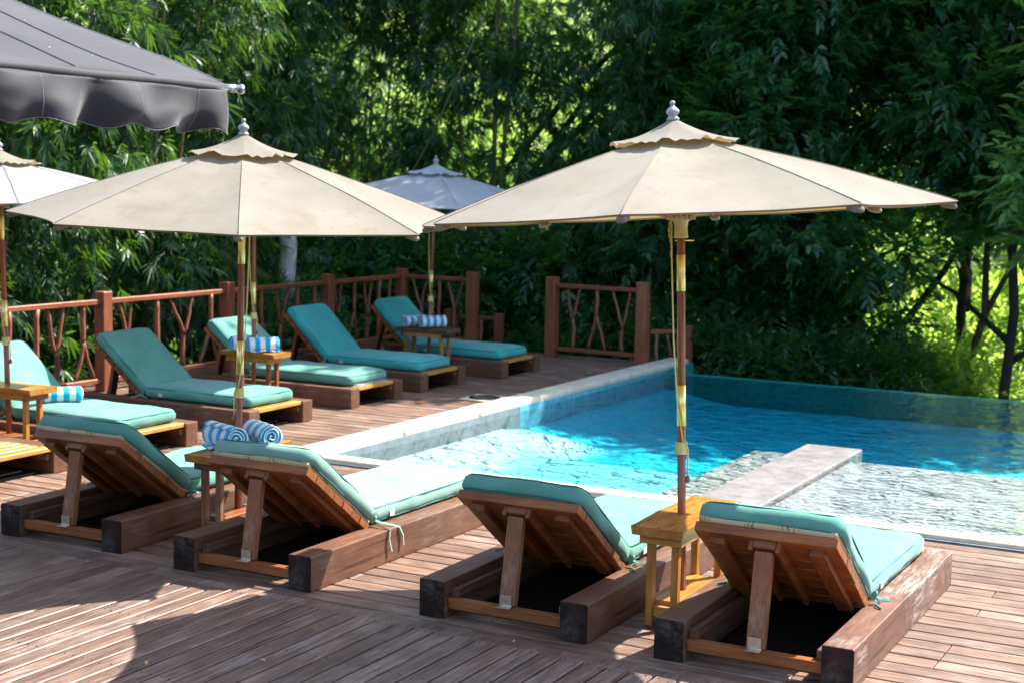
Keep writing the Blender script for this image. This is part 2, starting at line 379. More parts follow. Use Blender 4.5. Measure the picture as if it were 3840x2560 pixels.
def band(sock, a, w_):
    mr = N(nt, 'ShaderNodeMapRange', interpolation_type='SMOOTHSTEP'); mr.inputs['From Min'].default_value = a - w_; mr.inputs['From Max'].default_value = a + w_
    nt.links.new(math_(nt, 'ADD', sock, nz), mr.inputs['Value']); return mr.outputs[0]
c = mixc(nt, band(sp.outputs[1], 11.45, .22), turq, blue)
c = mixc(nt, math_(nt, 'MULTIPLY', band(sp.outputs[0], -2.6, .3), math_(nt, 'SUBTRACT', 1.0, band(sp.outputs[1], 13.5, .35))), c, speck)
c = mixc(nt, math_(nt, 'MAXIMUM', band(sp.outputs[0], -5.8, .22), band(sp.outputs[1], 12.2, .25)), pale, c)
nt.links.new(c, b.inputs['Base Color']); b.inputs['Roughness'].default_value = .4

# water: clear body that absorbs red, rippled glossy surface
m, nt, b = newmat('pool_water'); M_['water'] = m
nt.nodes.remove(b); out = nt.nodes['Material Output']
tc = N(nt, 'ShaderNodeTexCoord')
mp = N(nt, 'ShaderNodeMapping'); mp.inputs['Scale'].default_value = (1.0, 1.35, 1); mp.inputs['Rotation'].default_value = (0, 0, R(25)); nt.links.new(tc.outputs['Object'], mp.inputs[0])
h = math_(nt, 'ADD', math_(nt, 'MULTIPLY', noise_(nt, mp.outputs[0], 2.6, 2, .5, .8), 1.0), math_(nt, 'MULTIPLY', noise_(nt, mp.outputs[0], 8, 2, .5, 1.0), .42))
bp = N(nt, 'ShaderNodeBump'); bp.inputs['Strength'].default_value = 1.0; bp.inputs['Distance'].default_value = .06; nt.links.new(h, bp.inputs['Height'])
fr = N(nt, 'ShaderNodeFresnel'); fr.inputs['IOR'].default_value = 1.33; nt.links.new(bp.outputs[0], fr.inputs['Normal'])
gl = N(nt, 'ShaderNodeBsdfGlossy'); gl.inputs['Roughness'].default_value = .03; nt.links.new(bp.outputs[0], gl.inputs['Normal'])
tr = N(nt, 'ShaderNodeBsdfTransparent'); tr.inputs[0].default_value = (.97, 1, 1, 1)
mx = N(nt, 'ShaderNodeMixShader'); nt.links.new(fr.outputs[0], mx.inputs[0]); nt.links.new(tr.outputs[0], mx.inputs[1]); nt.links.new(gl.outputs[0], mx.inputs[2])
nt.links.new(mx.outputs[0], out.inputs['Surface'])
va = N(nt, 'ShaderNodeVolumeAbsorption'); va.inputs['Color'].default_value = (.10, .82, .94, 1); va.inputs['Density'].default_value = .3
nt.links.new(va.outputs[0], out.inputs['Volume'])

M_['ground'] = stone('forest_floor', (.018, .016, .008), (.035, .035, .014), (.05, .06, .02), 3, .95, .8)
M_['bark_white'] = stone('pale_bark', (.20, .15, .11), (.42, .36, .31), (.66, .62, .58), 5, .9, 1.0)
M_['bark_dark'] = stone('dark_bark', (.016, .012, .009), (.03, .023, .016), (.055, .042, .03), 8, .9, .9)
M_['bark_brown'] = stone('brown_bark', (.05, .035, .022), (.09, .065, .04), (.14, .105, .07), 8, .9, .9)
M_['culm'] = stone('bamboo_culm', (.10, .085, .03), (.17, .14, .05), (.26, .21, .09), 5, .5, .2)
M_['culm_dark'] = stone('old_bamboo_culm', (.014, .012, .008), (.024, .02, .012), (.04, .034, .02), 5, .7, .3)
M_['leaf_bamboo'] = leafmat('bamboo_leaf', (.012, .050, .018), (.022, .080, .024), (.055, .115, .022), (.18, .40, .03), .26, .4)
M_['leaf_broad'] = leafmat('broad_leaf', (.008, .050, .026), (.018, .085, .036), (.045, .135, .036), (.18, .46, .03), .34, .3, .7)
M_['leaf_bright'] = leafmat('sun_tinted_leaf', (.06, .16, .03), (.11, .23, .035), (.19, .30, .05), (.48, .70, .10), .6, .4)  # brighter leaf colour carries the sunlight on the foliage behind
M_['leaf_lit_pale'] = leafmat('lit_pale_leaf', (.05, .13, .05), (.09, .19, .06), (.14, .26, .07), (.40, .62, .10), .45, .32, .6)  # lighter leaf colour stands for light on the nearest clusters
M_['leaf_far'] = leafmat('far_haze_leaf', (.13, .19, .07), (.19, .27, .09), (.25, .34, .12), (.42, .56, .16), .5, .6)  # pale leaf colour stands in for haze over the far slope

# ------------------------------------------------------------------ camera (from the picture's two vanishing points)
Wd, c0 = 3840., np.array([1920., 1280.]); H = 2.1
vp1, vp2 = np.array([-8650., 473.]), np.array([4950., 740.])
a_, b_ = vp1 - c0, vp2 - c0; f_ = math.sqrt(-(a_ @ b_))
X_ = -np.array([a_[0], -a_[1], -f_]); X_ /= np.linalg.norm(X_)
Y_ = np.array([b_[0], -b_[1], -f_]); Y_ /= np.linalg.norm(Y_)
Rm = np.stack([X_, Y_, np.cross(X_, Y_)])
cam = bpy.data.cameras.new('camera'); co = link(bpy.data.objects.new('camera', cam))
co.matrix_world = Matrix([[*Rm[0], 0], [*Rm[1], 0], [*Rm[2], H], [0, 0, 0, 1]])
cam.sensor_width = 36; cam.lens = f_ / Wd * 36; cam.clip_end = 3000; cam.clip_start = .05
cam.dof.use_dof = True; cam.dof.focus_distance = 7.3; cam.dof.aperture_fstop = 3.2
scene.camera = co

# ------------------------------------------------------------------ light
SUN = Vector((.40, .72, 1.0)).normalized()
w = bpy.data.worlds.new('World'); scene.world = w; w.use_nodes = True
nt = w.node_tree; sky = nt.nodes.new('ShaderNodeTexSky'); sky.sky_type = 'NISHITA'; sky.sun_disc = False
sky.sun_elevation = math.asin(SUN.z); sky.sun_rotation = math.atan2(SUN.x, SUN.y)
nt.links.new(sky.outputs[0], nt.nodes['Background'].inputs[0]); nt.nodes['Background'].inputs[1].default_value = .15
sl = bpy.data.lights.new('sun', 'SUN'); sl.energy = 4.4; sl.angle = R(.5); sl.color = (1, .955, .87)
so = link(bpy.data.objects.new('sun', sl)); so.rotation_euler = SUN.to_track_quat('Z', 'Y').to_euler(); so.location = (6, 10, 20)
scene.view_settings.view_transform = 'Standard'; scene.view_settings.look = 'None'; scene.view_settings.gamma = 1
scene.view_settings.exposure = 1.7
cy = scene.cycles
cy.max_bounces = 10; cy.transparent_max_bounces = 16; cy.diffuse_bounces = 4; cy.glossy_bounces = 4; cy.caustics_reflective = False; cy.caustics_refractive = False
cy.use_denoising = True; cy.sample_clamp_indirect = 6

# ------------------------------------------------------------------ setting: ground, deck, pool
WZ = -.058
bm = NB()
def terr(x, y):
    z = -.75
    if y > 17: z -= min(3.2, (y - 17) * .28)
    if x < -11: z -= min(1.0, (-11 - x) * .1)
    z += .12 * noise.noise(Vector((x * .3, y * .3, 0)))
    d = math.hypot(x, y)
    if d > 38: z += min(34, (d - 38) * .32)
    return z
xs = [-900, -400, -200, -120, -80, -60, -45] + [x * 1.5 for x in range(-24, 17)] + [32, 45, 60, 90, 150, 300, 900]
ys = [-900, -200, -60, -20, -8] + [x * 1.5 for x in range(-3, 30)] + [52, 65, 80, 110, 160, 260, 400, 900]
V = [[bm.verts.new((x, y, -.75 if False else terr(x, y))) for y in ys] for x in xs]
# keep the ground under the pool and the deck well below them
for i, x in enumerate(xs):
    for j, y in enumerate(ys):
        if -11 < x < 12 and -9 < y < 17.2: V[i][j].co.z = -.8
        f = None
for i in range(len(xs) - 1):
    for j in range(len(ys) - 1):
        bm.faces.new((V[i][j], V[i + 1][j], V[i + 1][j + 1], V[i][j + 1])).smooth = True
tag(obj('ground', bm, M_['ground']), kind='structure')

X0, Y0, YE, XR = -6.5, 9.25, 15.93, 9.0     # pool inner limits
def board_rows(bm, xa, xb, ya, yb, pitch, gap, lo, hi, zt, th=.03, axis='x'):
    y = ya; row = 0
    while y + pitch - gap <= yb + 1e-6 or y < yb - .03:
        w_ = min(pitch - gap, yb - y)
        if axis == 'x':
            cuts = [xa]; x = xa + random.uniform(lo, hi) if row % 2 else xa + random.uniform(lo * .4, hi * .7)
            jo = .5
            while x < xb - .4:
                cuts.append(round(x / jo) * jo + .13); x += random.uniform(lo, hi)
            cuts.append(xb)
            for p, q in zip(cuts, cuts[1:]):
                dz = random.uniform(-.0015, .0015)
                box(bm, ((p + q) / 2, y + w_ / 2, zt - th / 2 + dz), (q - p - .004, w_, th), .004)
        y += pitch; row += 1
# main deck: boards run along X
bm = NB(); board_rows(bm, -10.75, 6.0, 6.03 - .405, 9.0, .135, .013, 2.2, 3.6, 0)
board_rows(bm, -10.75, -6.80, 9.005, 16.42, .135, .013, 2.0, 3.8, 0)
deck = tag(obj('deck', bm, M_['deck_x']), kind='structure')
bm = NB()
for y0 in np.arange(6.03, 9.0, .135):
    for xj in np.arange(-7.87, 3, 1.0):
        for s in (-.035, .035):
            if random.random() < .75: lathe(bm, [(.004, .0), (.0035, .0012)], 6, (xj + random.uniform(-.02, .02), y0 + .063 + s, .0014))
obj('nail_heads', bm, M_['iron'], deck); bpy.data.objects['nail_heads'].name = 'nail_pattern'
# nearest platform: boards run along Y, edged by a plank
bm = NB(); sk = -.035
def py(x): return 5.90 - .045 * (x + 5.0)
x = -7.4
while x < 2.2:
    w_ = .112
    ye = py(x) - .01 + random.uniform(-.004, .004)
    y0 = 1.5; ym = random.uniform(2.5, 3.6)
    for p, q in ((y0, ym), (ym + .004, ye)):
        dz = .022 + random.uniform(-.0015, .0015)
        box(bm, (x + w_ / 2, (p + q) / 2, dz - .015), (w_ - .015, q - p, .03), .005)
    x += w_
plat = tag(obj('deck_platform', bm, M_['deck_y']), kind='structure')
bm = NB(); bar(bm, (-7.6, py(-7.6) + .062, -.012), (2.3, py(2.3) + .062, -.012), .115, .03, .004)
obj('deck_border', bm, M_['deck_y'], plat)
bm = NB()
x = -7.4
while x < 2.2:
    for s in (.03, .082):
        for d in (.05, .62, 1.2):
            lathe(bm, [(.0045, .0), (.004, .0012)], 6, (x + s + random.uniform(-.006, .006), py(x) - d + random.uniform(-.012, .012), .0232))
    x += .112
obj('nail_pattern', bm, M_['iron'], plat)
bm = NB()
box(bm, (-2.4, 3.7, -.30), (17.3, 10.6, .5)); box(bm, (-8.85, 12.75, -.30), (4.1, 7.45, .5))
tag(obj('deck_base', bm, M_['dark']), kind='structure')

# pool shell (apparent depth of the clear water)
DZ = -.36
def sstep(a, b, x):
    t_ = min(1, max(0, (x - a) / (b - a))); return t_ * t_ * (3 - 2 * t_)
def floor_z(x, y):
    wob = .06 * noise.noise(Vector((x * .9, y * .9, 4)))
    deep = DZ + (.12) * (1 - sstep(X0, X0 + .9, x + wob))                 # coved along the left wall
    turq = -.225; pale = -.165
    z = turq + (deep - turq) * max(sstep(11.2, 11.75, y + wob), sstep(-4.05, -3.6, x))
    return pale + (z - pale) * max(sstep(-6.15, -5.55, x + wob * 1.5), sstep(11.9, 12.6, y + wob * 1.5))
bm = NB()
grid(bm, lambda u, v: Vector((X0 - .05 + (XR - X0 + .1) * (u ** 1.6), Y0 - .05 + (YE - Y0 + .1) * v, floor_z(X0 - .05 + (XR - X0 + .1) * (u ** 1.6), Y0 + (YE - Y0) * v))), 150, 110)
V_ = list(bm.verts)
fl_ = obj('pool_floor', bm, M_['pool_finish'])
tag(fl_, kind='structure')
def block(name, mat, xa, xb, ya, yb, zt, bev=.01, zb=DZ - .05):
    bm = NB(); box(bm, ((xa + xb) / 2, (ya + yb) / 2, (zt + zb) / 2), (xb - xa, yb - ya, zt - zb), bev, seg=2)
    return tag(obj(name, bm, mat), kind='structure')
block('pool_step_rubble', M_['rubble'], -4.055, -3.68, Y0 + .003, 11.95, -.098, .03)
block('pool_bench', M_['ledge'], -3.675, -3.2, Y0 + .003, 12.2, WZ + .012, .012)
block('pool_shelf', M_['shelf'], -3.195, XR, Y0 + .003, 11.8, -.078, .03)
# pool walls
bm = NB()
box(bm, (X0 - .1, 14.2, -.21), (.2 - .004, 3.66, .42))                          # left wall under the coping
tag(obj('pool_wall', bm, M_['waterline']), kind='structure')
bm = NB(); box(bm, (X0 - .1, 10.8, -.21), (.2 - .004, 3.13, .42)); box(bm, ((X0 + XR) / 2, Y0 - .1, -.21), (XR - X0, .196, .42))
tag(obj('pool_wall_pale', bm, M_['pale_wall']), kind='structure')
bm = NB(); box(bm, ((X0 + XR) / 2, YE + .11, -.5), (XR - X0 + .5, .216, .868)); 
tag(obj('infinity_wall', bm, M_['tile_teal']), kind='structure')
bm = NB(); box(bm, (X0 - .09, 16.37, -.3), (.26, .66, .585))
tag(obj('pool_wall_end', bm, M_['tile_teal']), kind='structure')
bm = NB(); box(bm, ((X0 + XR) / 2 - .05, (Y0 + YE) / 2 + .002, (WZ + DZ) / 2 - .03), (XR - X0 + .08, YE - Y0 + .08, WZ - DZ + .06), 0)
tag(obj('water', bm, M_['water']), kind='structure')
# coping stones with a rounded nose
def coping(name, a, b, width, zt, th, seglen=1.25):
    a = Vector(a); b = Vector(b); d = (b - a); L = d.length; n = max(1, round(L / seglen)); bm = NB()
    for i in range(n):
        p = a + d * (i / n) + d.normalized() * .0005; q = a + d * ((i + 1) / n) - d.normalized() * .0005
        Mx, l = frame_mat((p.x, p.y, zt - th / 2 + random.uniform(-.0015, .0015)), (q.x, q.y, zt - th / 2))
        box(bm, (0, 0, 0), (width, l, th), th * .42, Mx, seg=4)
    o = obj(name, bm, M_['coping']); 
    for f in o.data.polygons: f.use_smooth = True
    return tag(o, kind='structure')
coping('coping', (-6.66, 9.10, 0), (-6.61, 16.62, 0), .27, .05, .085)
coping('coping_edge', (-6.52, 9.155, 0), (XR, 9.17, 0), .165, .03, .055)

# drain cover on the deck
d = thing('drain_cover', 'round black drain cover with a pale rim set in the wooden deck by the coping', 'drain cover', (-7.02, 12.6, .003))
bm = NB(); box(bm, (0, 0, .004), (.36, .42, .008), .003); obj('rim', bm, M_['coping'], d)
bm = NB(); lathe(bm, [(.15, .0085), (.15, .016), (.12, .02), (.02, .02)], 24)
obj('lid', bm, M_['iron'], d)

# ------------------------------------------------------------------ loungers
BW, BH, LW, LL = .14, .185, .90, 1.98       # beam width, height, overall width, length
def tie_strip(bm, pts, w_=.012):
    """flat ribbon"""
    pts = [Vector(p) for p in pts]; prev = None
    for i, p in enumerate(pts):
        t = (pts[min(i + 1, len(pts) - 1)] - pts[max(0, i - 1)]).normalized()
        s = t.cross(Vector((1, .3, .2))).normalized() * w_ / 2; nrm = t.cross(s).normalized() * .0015
        q = [bm.verts.new(p + s + nrm), bm.verts.new(p - s + nrm), bm.verts.new(p - s - nrm), bm.verts.new(p + s - nrm)]
        if prev:
            for k in range(4): bm.faces.new((prev[k], prev[(k + 1) % 4], q[(k + 1) % 4], q[k]))
        else: bm.faces.new(q[::-1])
        prev = q
    bm.faces.new(prev)
def make_lounger(label, loc, rz, ang=35, cloth='teal', beam='beam', group=None, cushions=True, cream=True, ties=0, seed=0, tilt=0, width=LW):
    random.seed(100 + seed)
    t = thing('sun_lounger', label, 'sun lounger', loc, rz, group)
    iw = width - 2 * BW
    for s in (-1, 1):
        bm = NB(); xc = s * (width / 2 - BW / 2)
        box(bm, (xc, LL / 2, BH / 2), (BW, LL, BH), .006, seg=2)
        for f in bm.faces:
            if f.calc_center_median().y < .004: f.material_index = 1
        obj('side_beam', bm, [M_[beam], M_['beam_end']], t)
        bm = NB(); box(bm, (s * (iw / 2 - .0205), LL / 2 + .02, .118), (.038, LL - .1, .042), .003); obj('ledger', bm, M_['beam'], t)
    bm = NB(); box(bm, (0, .06, .072), (iw - .004, .05, .05), .003); obj('head_rail', bm, M_['teak_x'], t)
    bm = NB(); box(bm, (0, LL - .06, .172), (iw - .004, .085, .032), .003); obj('foot_rail', bm, M_['honey_x'], t)
    bm = NB(); y = .745
    while y < LL - .15:
        box(bm, (0, y + .04, .172), (iw - .006, .082, .026), .003); y += .092
    obj('seat_slats', bm, M_['honey_x'] if not cushions else M_['teak_x'], t)
    bm = NB(); box(bm, (0, LL / 2 + .05, .012), (iw - .09, LL - .24, .018), .002); obj('shade_panel', bm, M_['dark'], t)  # black sheet added under the seat to stand for the shade there
    # hinged back: local frame, origin at hinge, -v along the board
    a = R(ang); hy, hz = .72, .176
    Mb = Matrix.Translation((0, hy, hz)) @ Matrix.Rotation(-a, 4, 'X') @ Matrix.Rotation(math.pi, 4, 'Z')
    bm = NB(); nb = 7; pw = .70 / nb
    for i in range(nb):
        box(bm, (random.uniform(-.004, .004), .01 + pw * (i + .5), .0), (iw + .03, pw - .006, .04 if i < nb - 1 else .046), .003, Mb)
    obj('back_slats', bm, M_['teak_x'], t)
    for sx in (-.23, .23):
        bm = NB(); box(bm, (sx, .34, -.036), (.075, .63, .03), .003, Mb); obj('batten', bm, M_['teak_y'], t)
    for sx in (-.062, .062):
        bm = NB(); box(bm, (sx, .385, -.046), (.022, .60, .05), .003, Mb); obj('bracket_cheek', bm, M_['teak_y'], t)
    bm = NB(); box(bm, (0, .668, -.040), (.10, .04, .036), .003, Mb); obj('bracket_block', bm, M_['teak_x'], t)
    top = Mb @ Vector((0, .662, -.058)); foot = Vector((0, .075, .099))
    bm = NB(); bar(bm, foot, top + (top - foot).normalized() * -.004, .082, .04, .003, up=(0, -1, 0)); pr = obj('prop', bm, M_['teak_z'], t)
    bm = NB(); box(bm, (0, .050, .128), (.062, .004, .05), .001); box(bm, (0, .033, .0995), (.07, .034, .004), .001); tube(bm, [(-.033, .047, .1025), (.033, .047, .1025)], .005, 8)
    obj('hinge', bm, M_['steel'], pr)
    if cushions:
        cw = iw + .05; c = M_[cloth]; pip = M_['piping_t'] if cloth == 'turq' else M_['piping']
        sl_ = LL - .10 - .74
        Ms = Matrix.Translation((random.uniform(-.008, .008), .745 + sl_ / 2, .187 + .052)) @ Matrix.Rotation(R(random.uniform(-.6, .6)), 4, 'Z')
        bm = NB(); pillow(bm, cw, sl_, .10, .038, (20, 34, 6), .020, .010, seed, Ms); sc = obj('seat_cushion', bm, c, t)
        bm = NB(); loop_tube(bm, [Ms @ p for p in rrect(cw - .024, sl_ - .024, .06, .037, 5, .004, seed)], .0048); loop_tube(bm, [Ms @ p for p in rrect(cw - .026, sl_ - .026, .06, -.037, 5, .006, seed + 3)], .005)
        obj('piping', bm, pip, sc)
        bm = NB(); Mt = Ms @ Matrix.Translation((cw / 2 + .003, -sl_ / 2 + .2, -.012)); box(bm, (0, 0, 0), (.003, .045, .03), 0, Mt); obj('care_tag', bm, M_['tag'], sc)
        bl = .735; off = .078 if cream else .066
        Mc = Mb @ Matrix.Translation((0, .012 + bl / 2 - .02, off + .003)) 
        bm = NB(); pillow(bm, cw, bl, .10, .038, (20, 22, 6), .020, .010, seed + 11, Mc); bc = obj('back_cushion', bm, c, t)
        bm = NB(); loop_tube(bm, [Mc @ p for p in rrect(cw - .024, bl - .024, .06, .037, 5, .004, seed + 5)], .0048); loop_tube(bm, [Mc @ p for p in rrect(cw - .026, bl - .026, .06, -.037, 5, .006, seed + 8)], .005)
        obj('piping', bm, pip, bc)
        if cream:
            Mu = Mb @ Matrix.Translation((.0, .006 + bl / 2 - .016, .037))
            bm = NB(); pillow(bm, cw - .03, bl - .008, .034, .012, (8, 12, 2), 0, .006, seed + 21, Mu); obj('underside_cloth', bm, M_['cream_print'], bc)
        # ties at the fold
        for s in (-1, 1):
            bm = NB(); ex = s * (cw / 2 + .006)
            k = Vector((ex, .745, .225))
            loop_tube(bm, [k + Vector((s * .012 * math.cos(q), .014 * math.sin(q), .018 * math.sin(q + .5))) for q in np.linspace(0, 2 * math.pi, 9)[:-1]], .006, 5)
            ln = ties if s > 0 else .06
            for e_, sg in ((.0, -1), (.035, 1)):
                if ln > .1:
                    pts = [k, k + Vector((s * .03, sg * .02 + .01, -.02)), Vector((s * (width / 2 - .06), .745 + sg * .035 + .02, .198)), Vector((s * (width / 2 + .008), .75 + sg * .05 + .03, .182)), Vector((s * (width / 2 + .012), .75 + sg * .07 + .04, .13)), Vector((s * (width / 2 + .016), .75 + sg * .06 + .05, .182 - ln * (.9 if sg > 0 else 1))), ]
                else:
                    pts = [k, k + Vector((s * .03, sg * .02, -.018)), Vector((s * (iw / 2 + .05), .745 + sg * .05, .197)), Vector((s * (iw / 2 + .085), .745 + sg * .085, .191))]
                tie_strip(bm, pts, .014)
            obj('tie', bm, c, sc)
    return t
GF, GB = 'loungers in the front row with their backs to the camera', 'loungers in the back row along the railing'
FY = 6.06
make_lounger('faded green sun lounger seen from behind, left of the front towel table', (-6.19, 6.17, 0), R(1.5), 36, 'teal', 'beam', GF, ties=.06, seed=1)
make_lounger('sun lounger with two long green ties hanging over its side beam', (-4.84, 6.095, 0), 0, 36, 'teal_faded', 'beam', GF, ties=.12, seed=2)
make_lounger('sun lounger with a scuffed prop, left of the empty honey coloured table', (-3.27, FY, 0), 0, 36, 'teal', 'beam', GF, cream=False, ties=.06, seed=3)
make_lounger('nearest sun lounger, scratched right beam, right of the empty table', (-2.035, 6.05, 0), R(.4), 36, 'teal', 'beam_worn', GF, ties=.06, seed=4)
BR = -math.pi / 2
for (fx, yc, ang, cl, lab, cu, sd) in (
    (-7.70, 7.33, 44, 'teal', 'sun lounger without a cushion, bare honey wood foot at the left edge', False, 5),
    (-7.64, 8.66, 40, 'teal', 'sun lounger with one rolled striped towel lying on its seat', True, 6),
    (-7.60, 10.13, 39, 'teal', 'shaded green sun lounger just behind the pole of the left ecru parasol', True, 7),
    (-7.68, 11.72, 39, 'teal', 'green sun lounger with a white cloth sticking out under its foot cushion', True, 8),
    (-7.72, 13.00, 44, 'turq', 'turquoise sun lounger left of the farthest table, near the pale tree trunk', True, 9),
    (-7.56, 14.39, 45, 'turq', 'farthest turquoise sun lounger, behind the farthest table', True, 10)):
    make_lounger(lab, (fx - LL, yc, 0), BR, ang, cl, 'beam', GB, cu, False, .06, sd, width=.88)
c = bpy.data.objects
# white cloth poking out under a foot cushion
bm = NB()
def rag(u, v): return Vector((-7.80 + .09 * v + .012 * math.sin(u * 9), 11.47 + u * .46, .188 + .022 * math.sin(u * 14) * v - .02 * v + .012))
grid(bm, rag, 16, 4); cl = obj('cloth', bm, M_['canopy_pale']); sm = cl.modifiers.new('s', 'SOLIDIFY'); sm.thickness = .012
tag(cl, 'crumpled white cloth sticking out under the foot of a green cushion', 'cloth')
# bolster outside the railing
bm = NB(); pillow(bm, .10, .60, .20, .045, (4, 10, 6), 0, .006, 40); sp = obj('bolster', bm, M_['turq']); sp.location = (-10.42, 9.30, .815)
tag(sp, 'teal cushion edge behind the top rail at the left edge of the photo', 'cushion')

# ------------------------------------------------------------------ side tables
def make_table(label, loc, rz, L=.70, W=.26, top='honey_y', leg='honey_z', apron='honey_x', shelf='honey_y', h=.5, group='side tables between the loungers', seed=0):
    random.seed(300 + seed)
    t = thing('side_table', label, 'side table', loc, rz, group)
    bm = NB(); n = 14; th = .042
    V = []
    for i in range(n + 1):
        y = -L / 2 + L * i / n
        e1 = .007 * math.sin(i * .55 + seed) + .002 * math.sin(i * 1.7); e2 = .006 * math.sin(i * .5 + 2 + seed)
        V.append([bm.verts.new((-W / 2 + e1, y, h)), bm.verts.new((W / 2 + e2, y, h)), bm.verts.new((W / 2 + e2 - .008, y, h - th)), bm.verts.new((-W / 2 + e1 + .008, y, h - th))])
    for i in range(n):
        for k in range(4): bm.faces.new((V[i][k], V[i][(k + 1) % 4], V[i + 1][(k + 1) % 4], V[i + 1][k]))
    bm.faces.new(V[0]); bm.faces.new(V[-1][::-1])
    bmesh.ops.bevel(bm, geom=[e for e in bm.edges if e.calc_length() > 0 and abs(e.calc_face_angle(0)) > .6], offset=.003, segments=1, affect='EDGES')
    obj('tabletop', bm, M_[top], t)
    zl = h - th
    for s in (-1, 1):
        bm = NB(); box(bm, (0, s * (L / 2 - .075), zl - .026), (W - .055, .03, .05), .002); obj('apron', bm, M_[apron], t)
        bm = NB(); box(bm, (s * (W / 2 - .04), 0, zl - .026), (.022, L - .184, .048), .002); obj('apron', bm, M_[top if top != 'walnut_x' else 'honey_y'], t)
        for sx in (-1, 1):
            bm = NB(); box(bm, (sx * (W / 2 - .072), s * (L / 2 - .11), (zl - .002) / 2), (.036, .038, zl - .004), .002); obj('leg', bm, M_[leg], t)
        bm = NB(); box(bm, (0, s * (L / 2 - .11), .075), (W - .185, .03, .05), .002); obj('stretcher', bm, M_[apron], t)
    bm = NB(); box(bm, (0, 0, .112), (W - .10, L - .262, .022), .002); obj('shelf', bm, M_[shelf], t)
    return t
make_table('empty honey coloured side table around the front right parasol pole', (-2.635, 6.80, 0), 0, .80, .27, seed=1)
make_table('dark topped side table in the front row holding two rolled striped towels', (-5.56, 7.0, 0), 0, .72, .25, 'honey_y', 'teak_z', 'walnut_x', 'teak_y', seed=2)
make_table('honey topped side table at the left edge with a parasol pole', (-8.64, 8.12, 0), R(-90), .70, .28, 'honey_y', 'honey_z', 'teak_x', 'teak_y', .5, seed=3)
make_table('back row side table with two bright blue striped towels', (-8.56, 11.0, 0), R(-90), .62, .26, 'honey_y', 'teak_z', 'honey_x', 'teak_y', .5, seed=4)
make_table('farthest side table, dark brown top with two pale striped towels', (-8.45, 13.87, 0), R(-90), .66, .30, 'walnut_x', 'honey_z', 'walnut_x', 'teak_y', .5, seed=5)

# ------------------------------------------------------------------ rolled towels
def make_towel(label, loc, rz, mat='towel', L=.29, r=.075, seed=0, tail=True, flat=0):
    random.seed(500 + seed)
    t = thing('rolled_towel', label, 'towel', loc, rz, 'rolled striped towels')
    turns = 3.2; n = 76; th = .010
    def sp(q, inner):
        a = q * turns * 2 * math.pi + seed; rr = .014 + (r - .014) * (q ** .85) - (th if inner else 0) + .0022 * math.sin(a * 3 + seed * 2) * (1 - q * .4)
        x = rr * math.cos(a) * (1 + .05 * math.sin(seed + a)); z = rr * math.sin(a) * .96
        return x, z
    bm = NB(); rows = []
    ny = 10
    for i in range(n + 1):
        q = i / n; o_ = sp(q, False); i_ = sp(q, True); row = []
        sk_ = .010 * math.sin(q * 8 + seed) + (1 - q) * .012
        for j in range(ny + 1):
            y = (j / ny - .5) * L; e = .003 * math.sin(j * 2.1 + i * .7)
            y += sk_ * ((j / ny - .5) * 2) * .6
            row.append((bm.verts.new((y, o_[0] + e * .3, o_[1] + r + e * .3)), bm.verts.new((y, i_[0], i_[1] + r))))
        rows.append(row)
    for i in range(n):
        for j in range(ny):
            for k in (0, 1):
                f = bm.faces.new((rows[i][j][k], rows[i + 1][j][k], rows[i + 1][j + 1][k], rows[i][j + 1][k])); f.smooth = True
        for j in (0, ny):
            f = bm.faces.new((rows[i][j][0], rows[i + 1][j][0], rows[i + 1][j][1], rows[i][j][1])); f.material_index = 1; f.smooth = True
    for i in (0, n):
        for j in range(ny): bm.faces.new((rows[i][j][0], rows[i][j + 1][0], rows[i][j + 1][1], rows[i][j][1]))
    obj('roll', bm, [M_[mat], M_['towel_end']], t)
    if tail:
        bm = NB(); 
        def tl(u, v): return Vector(((u - .5) * (L - .01), -.085 + v * .12 - (.01 * math.sin(u * 7)), .004 + .016 * (1 - v) * abs(math.sin(u * 5 + seed)) + .003))
        grid(bm, tl, 14, 6); q = obj('loose_end', bm, M_[mat], t); s_ = q.modifiers.new('s', 'SOLIDIFY'); s_.thickness = .012; s_.offset = 0
    return t
make_towel('blue striped rolled towel with a loose end, left one on the front table', (-5.60, 6.90, .5), R(-22), 'towel', .30, .078, 1)
make_towel('blue striped rolled towel, right one on the front table', (-5.49, 7.12, .5), R(-28), 'towel', .28, .074, 2)
make_towel('single blue striped rolled towel on a lounger seat by the left table', (-8.62, 8.62, .30), R(55), 'towel', .32, .07, 3, False)
make_towel('blue striped rolled towel, left one of two on the back row table', (-8.68, 11.0, .5), R(58), 'towel', .27, .074, 4)
make_towel('blue striped rolled towel, right one of two on the back row table', (-8.46, 10.98, .5), R(50), 'towel', .29, .074, 5)
make_towel('pale striped rolled towel, left one on the farthest table', (-8.60, 13.86, .5), R(62), 'towel_pale', .27, .07, 6, False)
make_towel('pale striped rolled towel, right one on the farthest table', (-8.38, 13.86, .5), R(52), 'towel_pale', .28, .072, 7, False)

